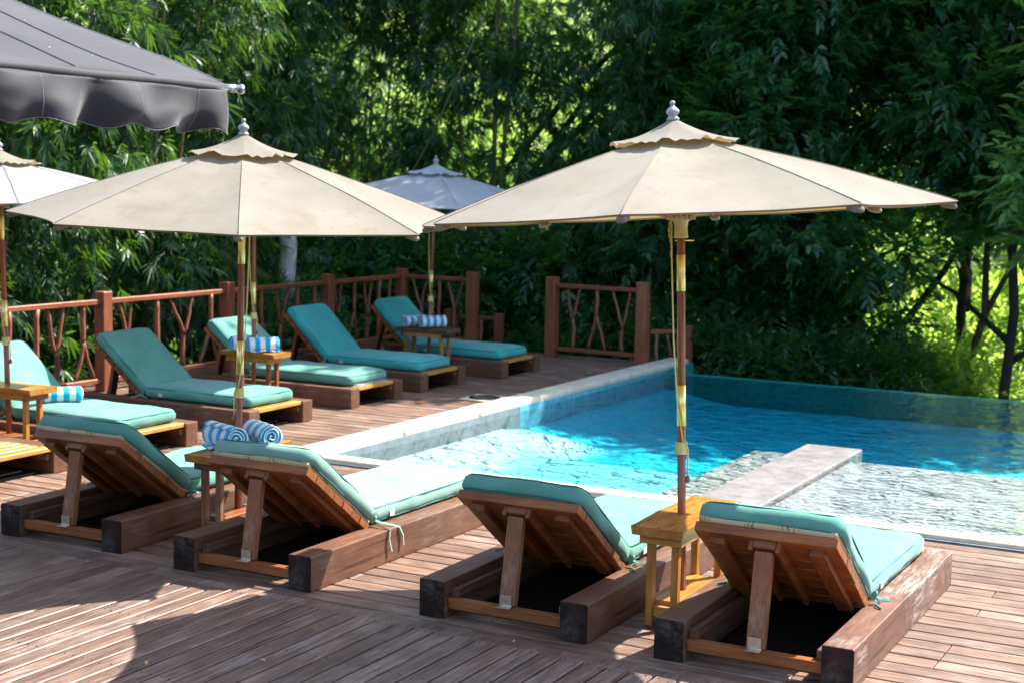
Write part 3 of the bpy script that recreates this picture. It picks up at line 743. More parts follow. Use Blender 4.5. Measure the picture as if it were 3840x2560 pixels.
# ------------------------------------------------------------------ parasols
def make_parasol(label, base, rot, R_=1.36, lean=(0, 0), canopy='canopy', vent='vent', ap=2.34, rim=1.96, seed=0, ropeside=-1, tilt=0.0):
    random.seed(700 + seed)
    t = thing('parasol', label, 'parasol', base, 0, 'market parasols standing through the side tables')
    t.rotation_euler = (lean[1], lean[0], 0)
    def zc(q): return ap - (ap - rim) * (.80 * q + .20 * q * q)
    # pole in two wooden lengths with brass sleeves
    bm = NB(); tube(bm, [(0, 0, .125), (0, 0, .95)], .0205, 18); obj('lower_pole', bm, M_['pole'], t)
    bm = NB(); tube(bm, [(0, 0, .945), (0, 0, ap - .01)], .0195, 18); obj('upper_pole', bm, M_['pole'], t)
    for z0, z1, rr in ((.935, 1.135, .0218), (1.59, 1.765, .0208)):
        bm = NB(); tube(bm, [(0, 0, z0), (0, 0, z1)], rr, 22); 
        if z0 > 1.2:
            for dz in (.05, .10): lathe(bm, [(.004, 0), (.004, .003)], 8, (0, 0, 0)) if False else None
        obj('sleeve', bm, M_['brass'], t)
    # canopy
    bm = NB(); nr, na = 16, 6
    def cp(q, k, s):
        a0 = rot + k * math.pi / 4; a1 = a0 + math.pi / 4
        p0 = Vector((math.cos(a0), math.sin(a0), 0)) * R_; p1 = Vector((math.cos(a1), math.sin(a1), 0)) * R_
        p = p0.lerp(p1, s); w4 = 4 * s * (1 - s)
        p *= (1 - .07 * w4 * q)                      # hem cut slightly hollow
        z = zc(q) - .022 * w4 * math.sin(math.pi * min(1, q * .9)) + .004 * noise.noise(Vector((p.x * q * 3 + seed * 9, p.y * q * 3, k * .7)))
        return Vector((p.x * q, p.y * q, z))
    ring = {}
    for k in range(8):
        for i in range(nr + 2):
            for j in range(na):
                q = min(1.0, .02 + .98 * i / nr)
                p = cp(q, k, j / na)
                if i == nr + 1: p = cp(1, k, j / na); p = Vector((p.x * .992, p.y * .992, p.z - .009))
                ring[(i, k * na + j)] = bm.verts.new(p)
    tot = 8 * na
    for i in range(nr + 1):
        for j in range(tot):
            f = bm.faces.new((ring[(i, j)], ring[(i, (j + 1) % tot)], ring[(i + 1, (j + 1) % tot)], ring[(i + 1, j)])); f.smooth = True
    can = obj('canopy', bm, M_[canopy], t)
    can.data.set_sharp_from_angle(angle=R(50))
    sharp = can.data.attributes.get('sharp_edge') or can.data.attributes.new('sharp_edge', 'BOOLEAN', 'EDGE')
    vs = can.data.vertices
    for e in can.data.edges:
        a, b2 = vs[e.vertices[0]].co, vs[e.vertices[1]].co
        for k in range(8):
            an = rot + k * math.pi / 4; dv = Vector((-math.sin(an), math.cos(an), 0))
            if abs(a.dot(dv)) < .002 and abs(b2.dot(dv)) < .002 and a.xy.length > .01: sharp.data[e.index].value = True
    # seams and corner pockets
    bm = NB()
    for k in range(8): tube(bm, [cp(q, k, 0) + Vector((0, 0, .002)) for q in np.linspace(.25, .995, 12)], .0016, 5)
    obj('seam', bm, M_[vent], can)
    for k in range(8):
        a = rot + k * math.pi / 4; bm = NB()
        Mx = Matrix.Translation((math.cos(a) * (R_ - .045), math.sin(a) * (R_ - .045), rim - .018)) @ Matrix.Rotation(a, 4, 'Z') @ Matrix.Rotation(R(14), 4, 'Y')
        pillow(bm, .075, .05, .026, .010, (4, 4, 3), .004, .003, k, Mx); obj('corner_pocket', bm, M_[canopy], can)
    # vent flap with a wavy, partly lifted hem
    bm = NB(); tot = 64; rows = []
    for i in range(9):
        q = i / 8; row = []
        for j in range(tot):
            a = rot + 2 * math.pi * j / tot; s = (j / 8) % 1
            oc = math.cos(math.pi / 8) / math.cos(((a - rot) % (math.pi / 4)) - math.pi / 8)
            lift = .036 * (q ** 2.5) * max(0, math.sin(s * math.pi * 2 + 1.1 + .9 * math.sin(j // 8 * 2.3 + seed))) * (.35 + .65 * abs(math.sin(j // 8 * 1.7 + seed)))
            fold = .011 * q * math.sin(s * math.pi * 4 + j // 8)
            rr = .024 + .285 * oc * q * (1 + .03 * math.sin(s * 9 + seed))
            z = zc(rr / R_) + .010 + .050 * (1 - q) ** 2.2 + lift * .7 + abs(fold)
            row.append(bm.verts.new((rr * math.cos(a), rr * math.sin(a), z)))
        rows.append(row)
    for i in range(8):
        for j in range(tot):
            f = bm.faces.new((rows[i][j], rows[i][(j + 1) % tot], rows[i + 1][(j + 1) % tot], rows[i + 1][j])); f.smooth = True
    obj('vent_flap', bm, M_[vent], can)
    # finial
    bm = NB(); lathe(bm, [(0.0252, 0.0), (0.0302, 0.0028), (0.0311, 0.0098), (0.0252, 0.0154), (0.0202, 0.0224), (0.0218, 0.028), (0.0311, 0.0364), (0.0323, 0.0448), (0.0286, 0.0532), (0.0185, 0.0616), (0.0101, 0.07), (0.0076, 0.0742), (0.0118, 0.0784), (0.0139, 0.0854), (0.0109, 0.0924), (0.0034, 0.0959)], 24, (0, 0, ap + .052))
    obj('finial', bm, M_['finial'], t)
    # runner hub, ribs and struts
    zh = 1.845
    bm = NB(); lathe(bm, [(.034, 0), (.036, .006), (.033, .014), (.031, .05), (.036, .08), (.05, .088), (.05, .104), (.03, .12)], 20, (0, 0, zh))
    for k in range(8):
        a = rot + k * math.pi / 4; Mx = Matrix.Rotation(a, 4, 'Z'); box(bm, (.05, .012, .11 + zh), (.04, .005, .045), .001, Mx); box(bm, (.05, -.012, .11 + zh), (.04, .005, .045), .001, Mx)
    obj('runner', bm, M_['cream_plastic'], t)
    bm = NB(); lathe(bm, [(.05, 0), (.052, .02), (.03, .04)], 16, (0, 0, ap - .065)); obj('top_hub', bm, M_['cream_plastic'], t)
    for k in range(8):
        a = rot + k * math.pi / 4; cx, sy = math.cos(a), math.sin(a)
        bm = NB(); p = Vector((cx * .05, sy * .05, zc(.05 / R_) - .03)); q = Vector((cx * (R_ - .03), sy * (R_ - .03), zc(1) - .012))
        bar(bm, p, q, .016, .026, .002); rb = obj('rib', bm, M_['pole'], t)
        bm = NB(); e = p.lerp(q, .52) - Vector((0, 0, .012)); bar(bm, (cx * .05, sy * .05, zh + .112), e, .013, .022, .002); obj('strut', bm, M_['pole'], rb)
    # rope, wrap, tassel, chain and pin
    s = ropeside; u = Vector((Rm[0][0], Rm[1][0], 0)).normalized(); fw = Vector((-u.y, u.x, 0)) * -1
    bm = NB()
    tube(bm, [u * s * .046 + Vector((0, 0, zh + .13)), u * s * .045 + Vector((0, 0, zh - .1)), u * s * .038 + fw * .012 + Vector((0, 0, 1.35)), u * s * .022 + fw * .021 + Vector((0, 0, 1.05)), u * -s * .004 + fw * .026 + Vector((0, 0, .86))], .0042, 6)
    tube(bm, [u * -s * .018 + fw * .024 + Vector((0, 0, .86)), u * -s * .030 + fw * .010 + Vector((0, 0, .82)), u * -s * .031 + Vector((0, 0, .75)), u * -s * .030 + Vector((0, 0, .685))], .0042, 6)
    for k in range(7):
        loop_tube(bm, [(.0245 * math.cos(q), .0245 * math.sin(q), .800 + k * .0085) for q in np.linspace(0, 2 * math.pi, 17)[:-1]], .0046, 6)
    rp = obj('rope', bm, M_['rope'], t)
    bm = NB(); lathe(bm, [(.008, .0), (.012, .002), (.0125, .02), (.008, .032)], 12, tuple(u * -s * .030 + Vector((0, 0, .655)))); obj('toggle', bm, M_['pole'], rp)
    bm = NB()
    for k in range(13):
        c_ = u * s * (.052 + .006 * math.sin(k * .5)) + Vector((0, 0, zh + .08 - k * .0135)); ax = u if k % 2 else fw
        loop_tube(bm, [c_ + ax * .004 * math.cos(q) + Vector((0, 0, .009 * math.sin(q))) for q in np.linspace(0, 2 * math.pi, 9)[:-1]], .0014, 4)
    obj('chain', bm, M_['brass'], t)
    bm = NB(); tube(bm, [u * -.03 + Vector((0, 0, zh - .012)), u * .062 + Vector((0, 0, zh - .012))], .003, 6); obj('pin', bm, M_['brass'], t)
    if tilt:
        Rt = Matrix.Rotation(tilt, 4, 'Y'); p_ = Vector((0, 0, 1.3)); q_ = p_ - Rt @ p_
        for ch in list(t.children):
            if ch.name.split('.')[0] in ('canopy', 'finial', 'rib', 'top_hub'): ch.rotation_euler = (0, tilt, 0); ch.location = q_
    return t
make_parasol('large ecru parasol on the right, standing through the empty honey coloured table', (-2.634, 6.765, 0), R(12.2), 1.305, (-.036, 0), 'canopy', 'vent', 2.355, 1.96, 1, -1, -.036)
make_parasol('large ecru parasol on the left, above the front towel table', (-5.60, 7.03, 0), R(-52.4), 1.33, (.034, .02), 'canopy', 'vent', 2.285, 1.858, 2, 1)
make_parasol('white parasol cut off by the left edge of the photo', (-8.665, 8.14, 0), R(-38), 1.32, (-.03, 0), 'canopy_pale', 'vent', 2.20, 1.86, 3)
make_parasol('parasol hidden behind the left ecru canopy, only its pole shows', (-8.575, 11.0, 0), R(-20), 1.30, (0, 0), 'canopy_pale', 'vent', 2.16, 1.84, 4)
make_parasol('farthest parasol, grey blue in the shade, above the farthest table', (-8.43, 13.85, 0), R(-48), 1.32, (.035, .01), 'canopy_blue', 'canopy_blue', 2.21, 1.86, 5)

# ------------------------------------------------------------------ railings of posts, rails and forked branches
def post(parent, x, y, z0=0, z1=.965, w_=.125, name='post'):
    bm = NB(); box(bm, (x, y, (z0 + z1) / 2), (w_, w_, z1 - z0), .006); return obj(name, bm, M_['rail_z'], parent)
def stick(parent, P0, P1, z0, z1, kind):
    """P0..P1: the two ends of the unit along the rail"""
    P0 = Vector((*P0, 0)); P1 = Vector((*P1, 0)); d = P1 - P0; bm = NB()
    nrm = Vector((-d.y, d.x, 0)).normalized()
    def pt(s, z): return P0 + d * s + Vector((0, 0, z)) + nrm * random.uniform(-.012, .012)
    def limb(a, b, r0, r1):
        A, B = pt(*a), pt(*b); k = 7; pts = []
        off = random.uniform(-.02, .02)
        for i in range(k + 1):
            q = i / k; p = A.lerp(B, q) + d.normalized() * (off * math.sin(math.pi * q) + random.uniform(-.005, .005)) + nrm * random.uniform(-.004, .004)
            pts.append(p)
        tube(bm, pts, [r0 + (r1 - r0) * i / k + random.uniform(-.0012, .0016) for i in range(k + 1)], 8)
    hm = z0 + (z1 - z0) * random.uniform(.42, .56)
    if kind == 'Y':
        m = random.uniform(.4, .6); limb((m, z0), (m + .02, hm), .024, .022); limb((m + .02, hm - .03), (.06, z1), .02, .016); limb((m + .02, hm - .02), (.94, z1), .018, .015)
    elif kind == 'A':
        m = random.uniform(.4, .6); limb((m, z1), (m, hm), .026, .022); limb((m, hm + .02), (.05, z0), .02, .017); limb((m, hm + .02), (.9, z0), .019, .016)
    else: limb((.45, z0), (.55, z1), .027, .025)
    return obj('branch', bm, M_['stick'], parent)
def rail_run(parent, a, b, units, zt=.868, zb=.108, w_=.06, h=.048, mat='rail_y'):
    a = Vector(a); b = Vector(b); d = b - a
    for z in (zt, zb):
        bm = NB(); bar(bm, (*a, z), (*b, z), w_, h if z == zt else h * .95, .005)
        obj('top_rail' if z == zt else 'bottom_rail', bm, M_[mat], parent)
    for s0, s1, k in units:
        stick(parent, a + d * s0, a + d * s1, zb + .02, zt - .02, k)
random.seed(11)
r = thing('railing', 'long reddish wooden railing of forked branches behind the back row of loungers', 'railing', (0, 0, 0))
px_ = -10.3; pys = [7.1, 9.02, 10.88, 12.75, 14.62, 16.25]
for y in pys: post(r, px_, y)
U1_ = [(.04, .1, 'I'), (.24, .42, 'Y'), (.55, .82, 'A')]
U2_ = [(.08, .2, 'Y'), (.36, .44, 'I'), (.50, .72, 'Y'), (.76, .96, 'A')]
U3_ = [(.05, .16, 'Y'), (.22, .4, 'A'), (.46, .6, 'Y'), (.66, .72, 'I'), (.78, .95, 'A')]
for (y0, y1), u_ in zip(zip(pys, pys[1:]), (U1_, [(.32, .36, 'I'), (.48, .58, 'I'), (.62, .74, 'Y'), (.80, .97, 'A')], U2_, U3_, U3_)):
    rail_run(r, (px_, y0 + .06), (px_, y1 - .06), u_)
r = thing('railing', 'short railing left of the gap at the far end of the deck', 'railing', (0, 0, 0))
post(r, -9.27, 16.28); rail_run(r, (-10.235, 16.26), (-9.335, 16.28), [(.1, .36, 'Y'), (.44, .62, 'A'), (.66, .94, 'Y')], mat='rail_x')
r = thing('railing', 'single railing panel standing right of the gap, next to the pool coping', 'railing', (0, 0, 0))
post(r, -8.08, 16.14, w_=.13); post(r, -6.86, 16.06, w_=.13); rail_run(r, (-8.01, 16.13), (-6.93, 16.065), [(.12, .30, 'Y'), (.38, .64, 'A'), (.68, .93, 'Y')], mat='rail_x')
r = thing('stair_railing', 'low railing stepping down just beyond the gap on its left side', 'railing', (0, 0, 0))
post(r, -10.0, 16.95, -.7, .42, .1); post(r, -9.25, 16.95, -.7, .40, .1); rail_run(r, (-9.95, 16.95), (-9.3, 16.95), [(.08, .4, 'Y'), (.5, .9, 'A')], .33, -.35, mat='rail_x')
r = thing('stair_railing', 'low railing beyond the coping on the right, mostly hidden by the right parasol pole', 'railing', (0, 0, 0))
post(r, -7.08, 16.62, -.7, .44); post(r, -6.66, 17.0, -.7, .40, .10); rail_run(r, (-7.02, 16.66), (-6.71, 16.97), [(.08, .4, 'A'), (.5, .9, 'Y')], .33, -.35, mat='rail_x')

# ------------------------------------------------------------------ awning, upper left
aw = thing('awning', 'charcoal grey fabric awning with a scalloped valance in the upper left corner', 'awning', (0, 0, 0))
AX, AZ, AY1, AY0 = -4.2, 2.478, 5.185, 1.6; SL = .36; AXB = -6.8
def dist(p): return p
bm = NB()
def cloth(u, v):
    x = AX + (AXB - AX) * v; y = AY0 + (AY1 - AY0) * u
    sag = -.035 * math.sin(math.pi * v)
    wr = .02 * math.exp(-v * 1.2) * math.sin(u * 26 + 2.2 * v * 3 + math.sin(u * 7)) + .010 * noise.noise(Vector((u * 9, v * 2, 3)))
    return Vector((x, y, AZ + .016 + SL * (AX - x) + sag + wr * (1 - abs(2 * v - 1) ** 6)))
grid(bm, cloth, 90, 40); cl = obj('fabric', bm, M_['awning'], aw); s_ = cl.modifiers.new('s', 'SOLIDIFY'); s_.thickness = .003
bm = NB(); tube(bm, [(AX, AY1 - .012 - .006, AZ + .030 + SL * 0)] + [Vector((AX + (AXB - AX) * v, AY1 - .012, cloth(1, v).z + .004)) for v in np.linspace(.01, 1, 20)], .002, 5); obj('edge_stitching', bm, M_['stitch'], aw)
bm = NB(); tube(bm, [(AX, AY0 + (AY1 - AY0) * q, AZ + .002 * math.sin(q * 30)) for q in np.linspace(0, 1, 40)], [.0195 + .0016 * math.sin(q * 55) for q in np.linspace(0, 1, 40)], 16); fb = obj('front_bar', bm, M_['awning_bar_shade'], aw)
bm = NB(); tube(bm, [(AX, AY1, AZ), (AX, AY1 + .10, AZ)], .0165, 18); tube(bm, [(AX, AY1 + .05, AZ), (AX, AY1 + .058, AZ)], .020, 18); tube(bm, [(AX, AY1 + .095, AZ), (AX, AY1 + .118, AZ)], .022, 18); obj('end_cap', bm, M_['chrome'], fb)
bm = NB()
def val(u, v):
    y = AY0 + (AY1 - .01 - AY0) * u; s = (AY1 - y)
    drop = .178 + .017 * math.cos(s * 2 * math.pi / .42 + .6) if False else .180 + .012 * math.cos((s + .02) * 2 * math.pi / .245)
    amp = (v ** .7) * 1.35 * sstep(-.03, .22, s) * (.026 * math.sin(s * 2 * math.pi / .53 + .8 + 1.2 * v) + .018 * math.sin(s * 2 * math.pi / .31 + 2.1 - 1.5 * v) + .012 * noise.noise(Vector((s * 5, v * 2.5, 1))))
    return Vector((AX + .012 + amp * 1.2 + .012 * math.sin(v * 3) , y, AZ - .012 - drop * v))
grid(bm, val, 220, 14); vl = obj('valance', bm, M_['awning_bar_shade'], aw); s_ = vl.modifiers.new('s', 'SOLIDIFY'); s_.thickness = .003
bm = NB(); tube(bm, [val(q, .985) + Vector((.003, 0, 0)) for q in np.linspace(0, 1, 160)], .0016, 5); tube(bm, [val(.9995, q) + Vector((.002, 0, 0)) for q in np.linspace(0, 1, 12)], .0014, 5); obj('hem_stitching', bm, M_['stitch'], vl)
for y_ in (.62, .76, .885):
    bm = NB(); tube(bm, [cloth(y_, q) + Vector((0, 0, .003)) for q in np.linspace(.01, 1, 24)], .0022, 5); obj('seam', bm, M_['awning_bar_shade'], cl)
for y_ in (.70, .84, .95):
    bm = NB(); tube(bm, [val(y_, q) + Vector((.003, 0, 0)) for q in np.linspace(.03, .97, 10)], .0018, 5); obj('seam', bm, M_['stitch'], vl)
bm = NB(); tube(bm, [(AXB, AY0, AZ + SL * (AX - AXB)), (AXB, AY1, AZ + SL * (AX - AXB))], .06, 16); obj('roller', bm, M_['awning_bar_shade'], aw)
for y in (2.2, 5.1):
    bm = NB(); box(bm, (AXB - .09, y, 1.7), (.1, .1, 3.4), .006); obj('post', bm, M_['rail_z'], aw)
random.seed(5)
bm = NB()
for k in range(26):
    u, v = random.uniform(.45, .99), random.uniform(.02, .6); p = cloth(u, v) + Vector((0, 0, .004))
    bmesh.ops.create_icosphere(bm, subdivisions=1, radius=.004, matrix=Matrix.Translation(p) @ Matrix.Diagonal((random.uniform(.5, 1.4), random.uniform(.5, 1.4), .6, 1)))
o = obj('fallen_petals', bm, M_['petal']); tag(o, 'tiny pale petals scattered on the charcoal awning', 'petals', kind='stuff')

random.seed(77); bm = NB()
for k in range(46):
    x, y = random.uniform(-9, .5), random.uniform(4.6, 8.9)
    if y < py(x) + .1: z = .026
    else: z = .004
    a_l = random.uniform(0, 6.28); L_ = random.uniform(.008, .022); p = Vector((x, y, z)); d_ = Vector((math.cos(a_l), math.sin(a_l), .1)) * L_; e_ = Vector((-math.sin(a_l), math.cos(a_l), 0)) * L_ * .4
    vs_ = [bm.verts.new(q) for q in (p - d_, p + e_ + Vector((0, 0, .002)), p + d_, p - e_ + Vector((0, 0, .002)))]; bm.faces.new(vs_)
o = obj('leaf_litter', bm, plain('leaf_litter', (.42, .26, .06), .7, 0, .6, 5)); sm_ = o.modifiers.new('s', 'SOLIDIFY'); sm_.thickness = .001
tag(o, 'tiny yellow and brown leaf scraps scattered over the deck', 'leaf litter', kind='stuff')
# small dry leaves on the deck
random.seed(21)
for k, (x, y, lab) in enumerate(((-7.35, 11.95, 'single orange dry leaf on the deck near a turquoise lounger foot'), (-6.98, 14.9, 'small green leaf on the shaded far deck'))):
    bm = NB()
    def lf(u, v): return Vector(((u - .5) * .09, (v - .5) * .05 * math.sin(math.pi * min(.97, max(.03, u))), .006 + .02 * (v - .5) ** 2 * 8 * .2 + .01 * u))
    grid(bm, lf, 6, 4); o = obj('dry_leaf', bm, plain('dry_leaf_%d' % k, (.45, .14, .03) if k == 0 else (.12, .3, .05), .6)); o.location = (x, y, .002); o.rotation_euler = (0, 0, k + .4)
    s_ = o.modifiers.new('s', 'SOLIDIFY'); s_.thickness = .002
    tag(o, lab, 'leaf')

# ------------------------------------------------------------------ foliage
def leaf_mesh(name, P, D, Nn, L, Wd_, mat, droop=.18):
    n = len(P); D = D / np.linalg.norm(D, axis=1, keepdims=True)
    S = np.cross(D, Nn); S /= (np.linalg.norm(S, axis=1, keepdims=True) + 1e-9); U = np.cross(S, D)
    L = L[:, None]; W2 = Wd_[:, None] / 2; dn = np.array([[0, 0, -1.]])
    v = np.empty((n, 6, 3))
    v[:, 0] = P
    v[:, 1] = P + D * L * .30 + S * W2 * .9 + U * W2 * .35
    v[:, 2] = P + D * L * .66 + S * W2 * .75 + U * W2 * .3 + dn * L * droop * .35
    v[:, 3] = P + D * L + dn * L * droop
    v[:, 4] = P + D * L * .66 - S * W2 * .75 + U * W2 * .3 + dn * L * droop * .35
    v[:, 5] = P + D * L * .30 - S * W2 * .9 + U * W2 * .35
    me = bpy.data.meshes.new(name); me.vertices.add(n * 6); me.vertices.foreach_set('co', v.reshape(-1).astype(np.float32))
    idx = (np.arange(n)[:, None] * 6 + np.array([[0, 1, 2, 3, 0, 3, 4, 5]])).reshape(-1)
    me.loops.add(n * 8); me.loops.foreach_set('vertex_index', idx.astype(np.int32))
    me.polygons.add(n * 2); me.polygons.foreach_set('loop_start', (np.arange(n * 2) * 4).astype(np.int32)); me.polygons.foreach_set('loop_total', np.full(n * 2, 4, np.int32))
    me.update(calc_edges=True); me.materials.append(mat); return me
def rand_unit(n):
    v = rng.normal(size=(n, 3)); return v / np.linalg.norm(v, axis=1, keepdims=True)
def bamboo_sprays(C, O, mat, name, k=9, L=(.12, .26), W=(.017, .028)):
    """fans of lance leaves: C spray points, O outward dirs"""
    n = len(C); fall = np.array([0, 0, -1.])
    A = O * rng.uniform(.3, .9, (n, 1)) + fall * rng.uniform(.25, 1.0, (n, 1)) + rand_unit(n) * .25
    A /= np.linalg.norm(A, axis=1, keepdims=True)
    pn = np.cross(A, rand_unit(n)); pn /= np.linalg.norm(pn, axis=1, keepdims=True); side = np.cross(pn, A)
    ang = np.linspace(-1.05, 1.05, k)[None, :] + rng.normal(0, .16, (n, k))
    D = A[:, None] * np.cos(ang)[..., None] + side[:, None] * np.sin(ang)[..., None] + rand_unit(n * k).reshape(n, k, 3) * .16
    P = C[:, None] - A[:, None] * (np.abs(ang)[..., None] * .05)
    Nn = np.repeat(pn[:, None], k, 1) + rand_unit(n * k).reshape(n, k, 3) * .5
    Ls = rng.uniform(*L, (n, k)) * rng.uniform(.6, 1.25, (n, 1)) * (1 - .25 * np.abs(ang)); Ws = rng.uniform(*W, (n, k))
    return leaf_mesh(name, P.reshape(-1, 3), D.reshape(-1, 3), Nn.reshape(-1, 3), Ls.reshape(-1), Ws.reshape(-1), mat, .22)
def broad_sprays(C, O, mat, name, k=10, L=(.07, .12), W=(.032, .05), tw=.28):
    n = len(C); A = O * rng.uniform(.5, 1, (n, 1)) + rand_unit(n) * .5 + np.array([0, 0, .05]); A /= np.linalg.norm(A, axis=1, keepdims=True)
    up = np.array([[0, 0, 1.]]) + rand_unit(n) * .35; side = np.cross(A, up); side /= np.linalg.norm(side, axis=1, keepdims=True); nn = np.cross(side, A)
    t = np.linspace(0, 1, k)[None, :] * np.ones((n, 1)); sg = np.where(np.arange(k) % 2, 1., -1.)[None, :]
    P = C[:, None] + A[:, None] * (t * tw)[..., None]
    D = A[:, None] * rng.uniform(.45, .9, (n, k, 1)) + side[:, None] * (sg * rng.uniform(.5, 1, (n, k)) * (1 - .6 * t))[..., None] + rand_unit(n * k).reshape(n, k, 3) * .25
    Nn = np.repeat(nn[:, None], k, 1) + rand_unit(n * k).reshape(n, k, 3) * .4
    Ls = rng.uniform(*L, (n, k)); Ws = rng.uniform(*W, (n, k))
    return leaf_mesh(name, P.reshape(-1, 3), D.reshape(-1, 3), Nn.reshape(-1, 3), Ls.reshape(-1), Ws.reshape(-1), mat, .12)
def clump_points(n, blobs):
    """points inside soft ellipsoid lobes, denser to the outside; returns points and outward dirs"""
    vol = np.array([b[3] * b[4] * b[5] for b in blobs]) ** .75; pick = rng.choice(len(blobs), n, p=vol / vol.sum()); B = np.array(blobs)[pick]
    d = rand_unit(n); r_ = rng.uniform(.15, 1, (n, 1)) ** .42
    wob = 1 + .22 * np.sin(d[:, :1] * 5 + pick[:, None]) * np.cos(d[:, 2:] * 4 + pick[:, None] * 2)
    return B[:, :3] + d * B[:, 3:6] * r_ * wob, d
def lobes(n, rx, ry, z0, z1, size, seed):
    q = np.random.default_rng(seed); out = []
    for i in range(n):
        z = z0 + (z1 - z0) * (i + .5) / n; e = math.sqrt(max(.2, 1 - ((z - (z0 + z1) / 2) / ((z1 - z0) / 2) * .85) ** 2)); a = q.uniform(0, 2 * math.pi); rr = q.uniform(.3, 1) * e
        s = size * q.uniform(.7, 1.25); out.append((rx * rr * math.cos(a), ry * rr * math.sin(a), z, s, s, s * q.uniform(.6, .9)))
    return out
def bamboo_plant(label, loc, crown_me, rz, sc=1.0, lean=(0, 0), nculm=7, seed=0, mat='culm', h=8.5):
    q = random.Random(900 + seed)
    t = thing('bamboo_clump', label, 'bamboo', loc, rz, 'bamboo clumps behind the railing')
    t.scale = (sc,) * 3
    for i in range(nculm):
        a = q.uniform(0, 6.28); rr = q.uniform(.05, .5); tl = q.uniform(.05, .28); a2 = a + q.uniform(-.6, .6); bm = NB(); pts = []; rad = []
        for s in range(13):
            u = s / 12; out_ = rr + tl * h * (u ** 1.7) * .55
            pts.append((math.cos(a) * rr + math.cos(a2) * (out_ - rr) + lean[0] * h * u, math.sin(a) * rr + math.sin(a2) * (out_ - rr) + lean[1] * h * u, -1.2 + (h + 1.2) * u * (1 - .08 * u))); rad.append(.032 * (1 - .75 * u) + (.003 if s % 2 else 0))
        tube(bm, pts, rad, 7); obj('culm', bm, M_[mat], t)
    cr = bpy.data.objects.new('crown', crown_me); link(cr, t); return t
def tree(label, loc, crown_me, rz, trunk_pts, rads, bark='bark_dark', limbs=(), name='broadleaf_tree', group='trees beyond the pool', sc=1.0):
    t = thing(name, label, 'tree', loc, rz, group); t.scale = (sc,) * 3
    bm = NB(); tube(bm, trunk_pts, rads, 10)
    for pts, r0, r1 in limbs: tube(bm, pts, [r0 + (r1 - r0) * i / (len(pts) - 1) for i in range(len(pts))], 7)
    obj('trunk', bm, M_[bark], t)
    link(bpy.data.objects.new('crown', crown_me), t); return t

# long thin arching cane (hangs across the gap)
# shared crowns
BC = []
for i in range(3):
    bl = lobes(26, 1.3, 1.3, .1, 9.0, .9, 40 + i); P, O = clump_points(4600, bl)
    BC.append(bamboo_sprays(P, O, M_['leaf_bamboo'], 'bamboo_crown'))
hp, hd = clump_points(3600, lobes(16, 1.5, 1.3, 4.6, 8.6, .9, 47)); lp, ld = clump_points(1900, lobes(18, 1.6, 1.3, 1.6, 5, .8, 48))
BC.append(bamboo_sprays(np.concatenate([hp, lp]), np.concatenate([hd, ld]), M_['leaf_bamboo'], 'bamboo_high_crown'))
TC = []
for i in range(3):
    bl = [lobes(28, 1.7, 1.5, .3, 9.3, .95, 70), lobes(22, 1.7, 1.5, 3.2, 8.4, .9, 71), lobes(20, 1.6, 1.5, 3.3, 7.8, .9, 72)][i]; P, O = clump_points([6000, 4000, 3800][i], bl)
    TC.append(broad_sprays(P, O, M_['leaf_broad'], 'broadleaf_crown', 10, (.10, .17), (.045, .068), .34))
HC = []   # bright trees farther back
for i in range(2):
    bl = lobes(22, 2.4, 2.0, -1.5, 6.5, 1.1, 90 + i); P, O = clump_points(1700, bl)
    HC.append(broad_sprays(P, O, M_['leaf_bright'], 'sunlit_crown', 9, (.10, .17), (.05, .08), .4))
bl = lobes(10, .8, .8, .1, 1.5, .5, 120); P, O = clump_points(900, bl); BS = broad_sprays(P, O, M_['leaf_bright'], 'sunlit_shrub_crown', 9, (.07, .13), (.035, .055)); SC = broad_sprays(P, O, M_['leaf_broad'], 'shrub_crown', 9, (.06, .11), (.028, .045))

bp_ = [(-12.15, 9.3, 0, 'bamboo clump at the left edge behind the nearest railing bay'), (-12.5, 11.4, 1, 'bamboo clump whose leaf fans hang over the railing behind the left lounger'),
       (-12.3, 13.5, 2, 'bamboo clump just left of the pale tree trunk'), (-12.6, 16.0, 0, 'bamboo clump just right of the pale tree trunk, behind the railing'),
       (-12.6, 18.4, 1, 'bamboo clump behind the corner of the railing'), (-10.5, 18.8, 3, 'bamboo clump leaning over the grey blue far parasol'),
       (-8.3, 18.9, 0, 'bamboo clump above the gap in the end railing'), (-14.8, 13.6, 1, 'second line bamboo clump in the dark behind the left parasol'), (-15.2, 16.8, 2, 'second line bamboo clump glimpsed above the hidden parasol'),
       (-14.4, 10.6, 2, 'second line bamboo clump behind the awning'), (-15.4, 20.0, 0, 'third line bamboo clump deep in the shade at the back')]
for i, (x, y, k, lab) in enumerate(bp_):
    cl_ = bamboo_plant(lab, (x, y, terr(x, y) + .2), BC[k], 0 if i == 5 else i * 1.3, 1.0 if i == 5 else random.uniform(.95, 1.08), (0, 0), 6, i)
    if i == 5:      # one thin cane arching down in front of the leaves
        bm = NB(); tube(bm, [(0, 0, 0), (.2, -.2, 3), (.5, -.7, 5.6), (.85, -1.3, 6.8), (1.02, -1.7, 6.5), (1.0, -1.8, 5.4), (.62, -1.85, 4.6), (.2, -1.85, 3.75), (-.2, -1.82, 3.15), (-.6, -1.8, 2.6)], [.022, .02, .018, .016, .014, .012, .010, .009, .007, .004], 6); obj('culm', bm, M_['culm'], cl_)
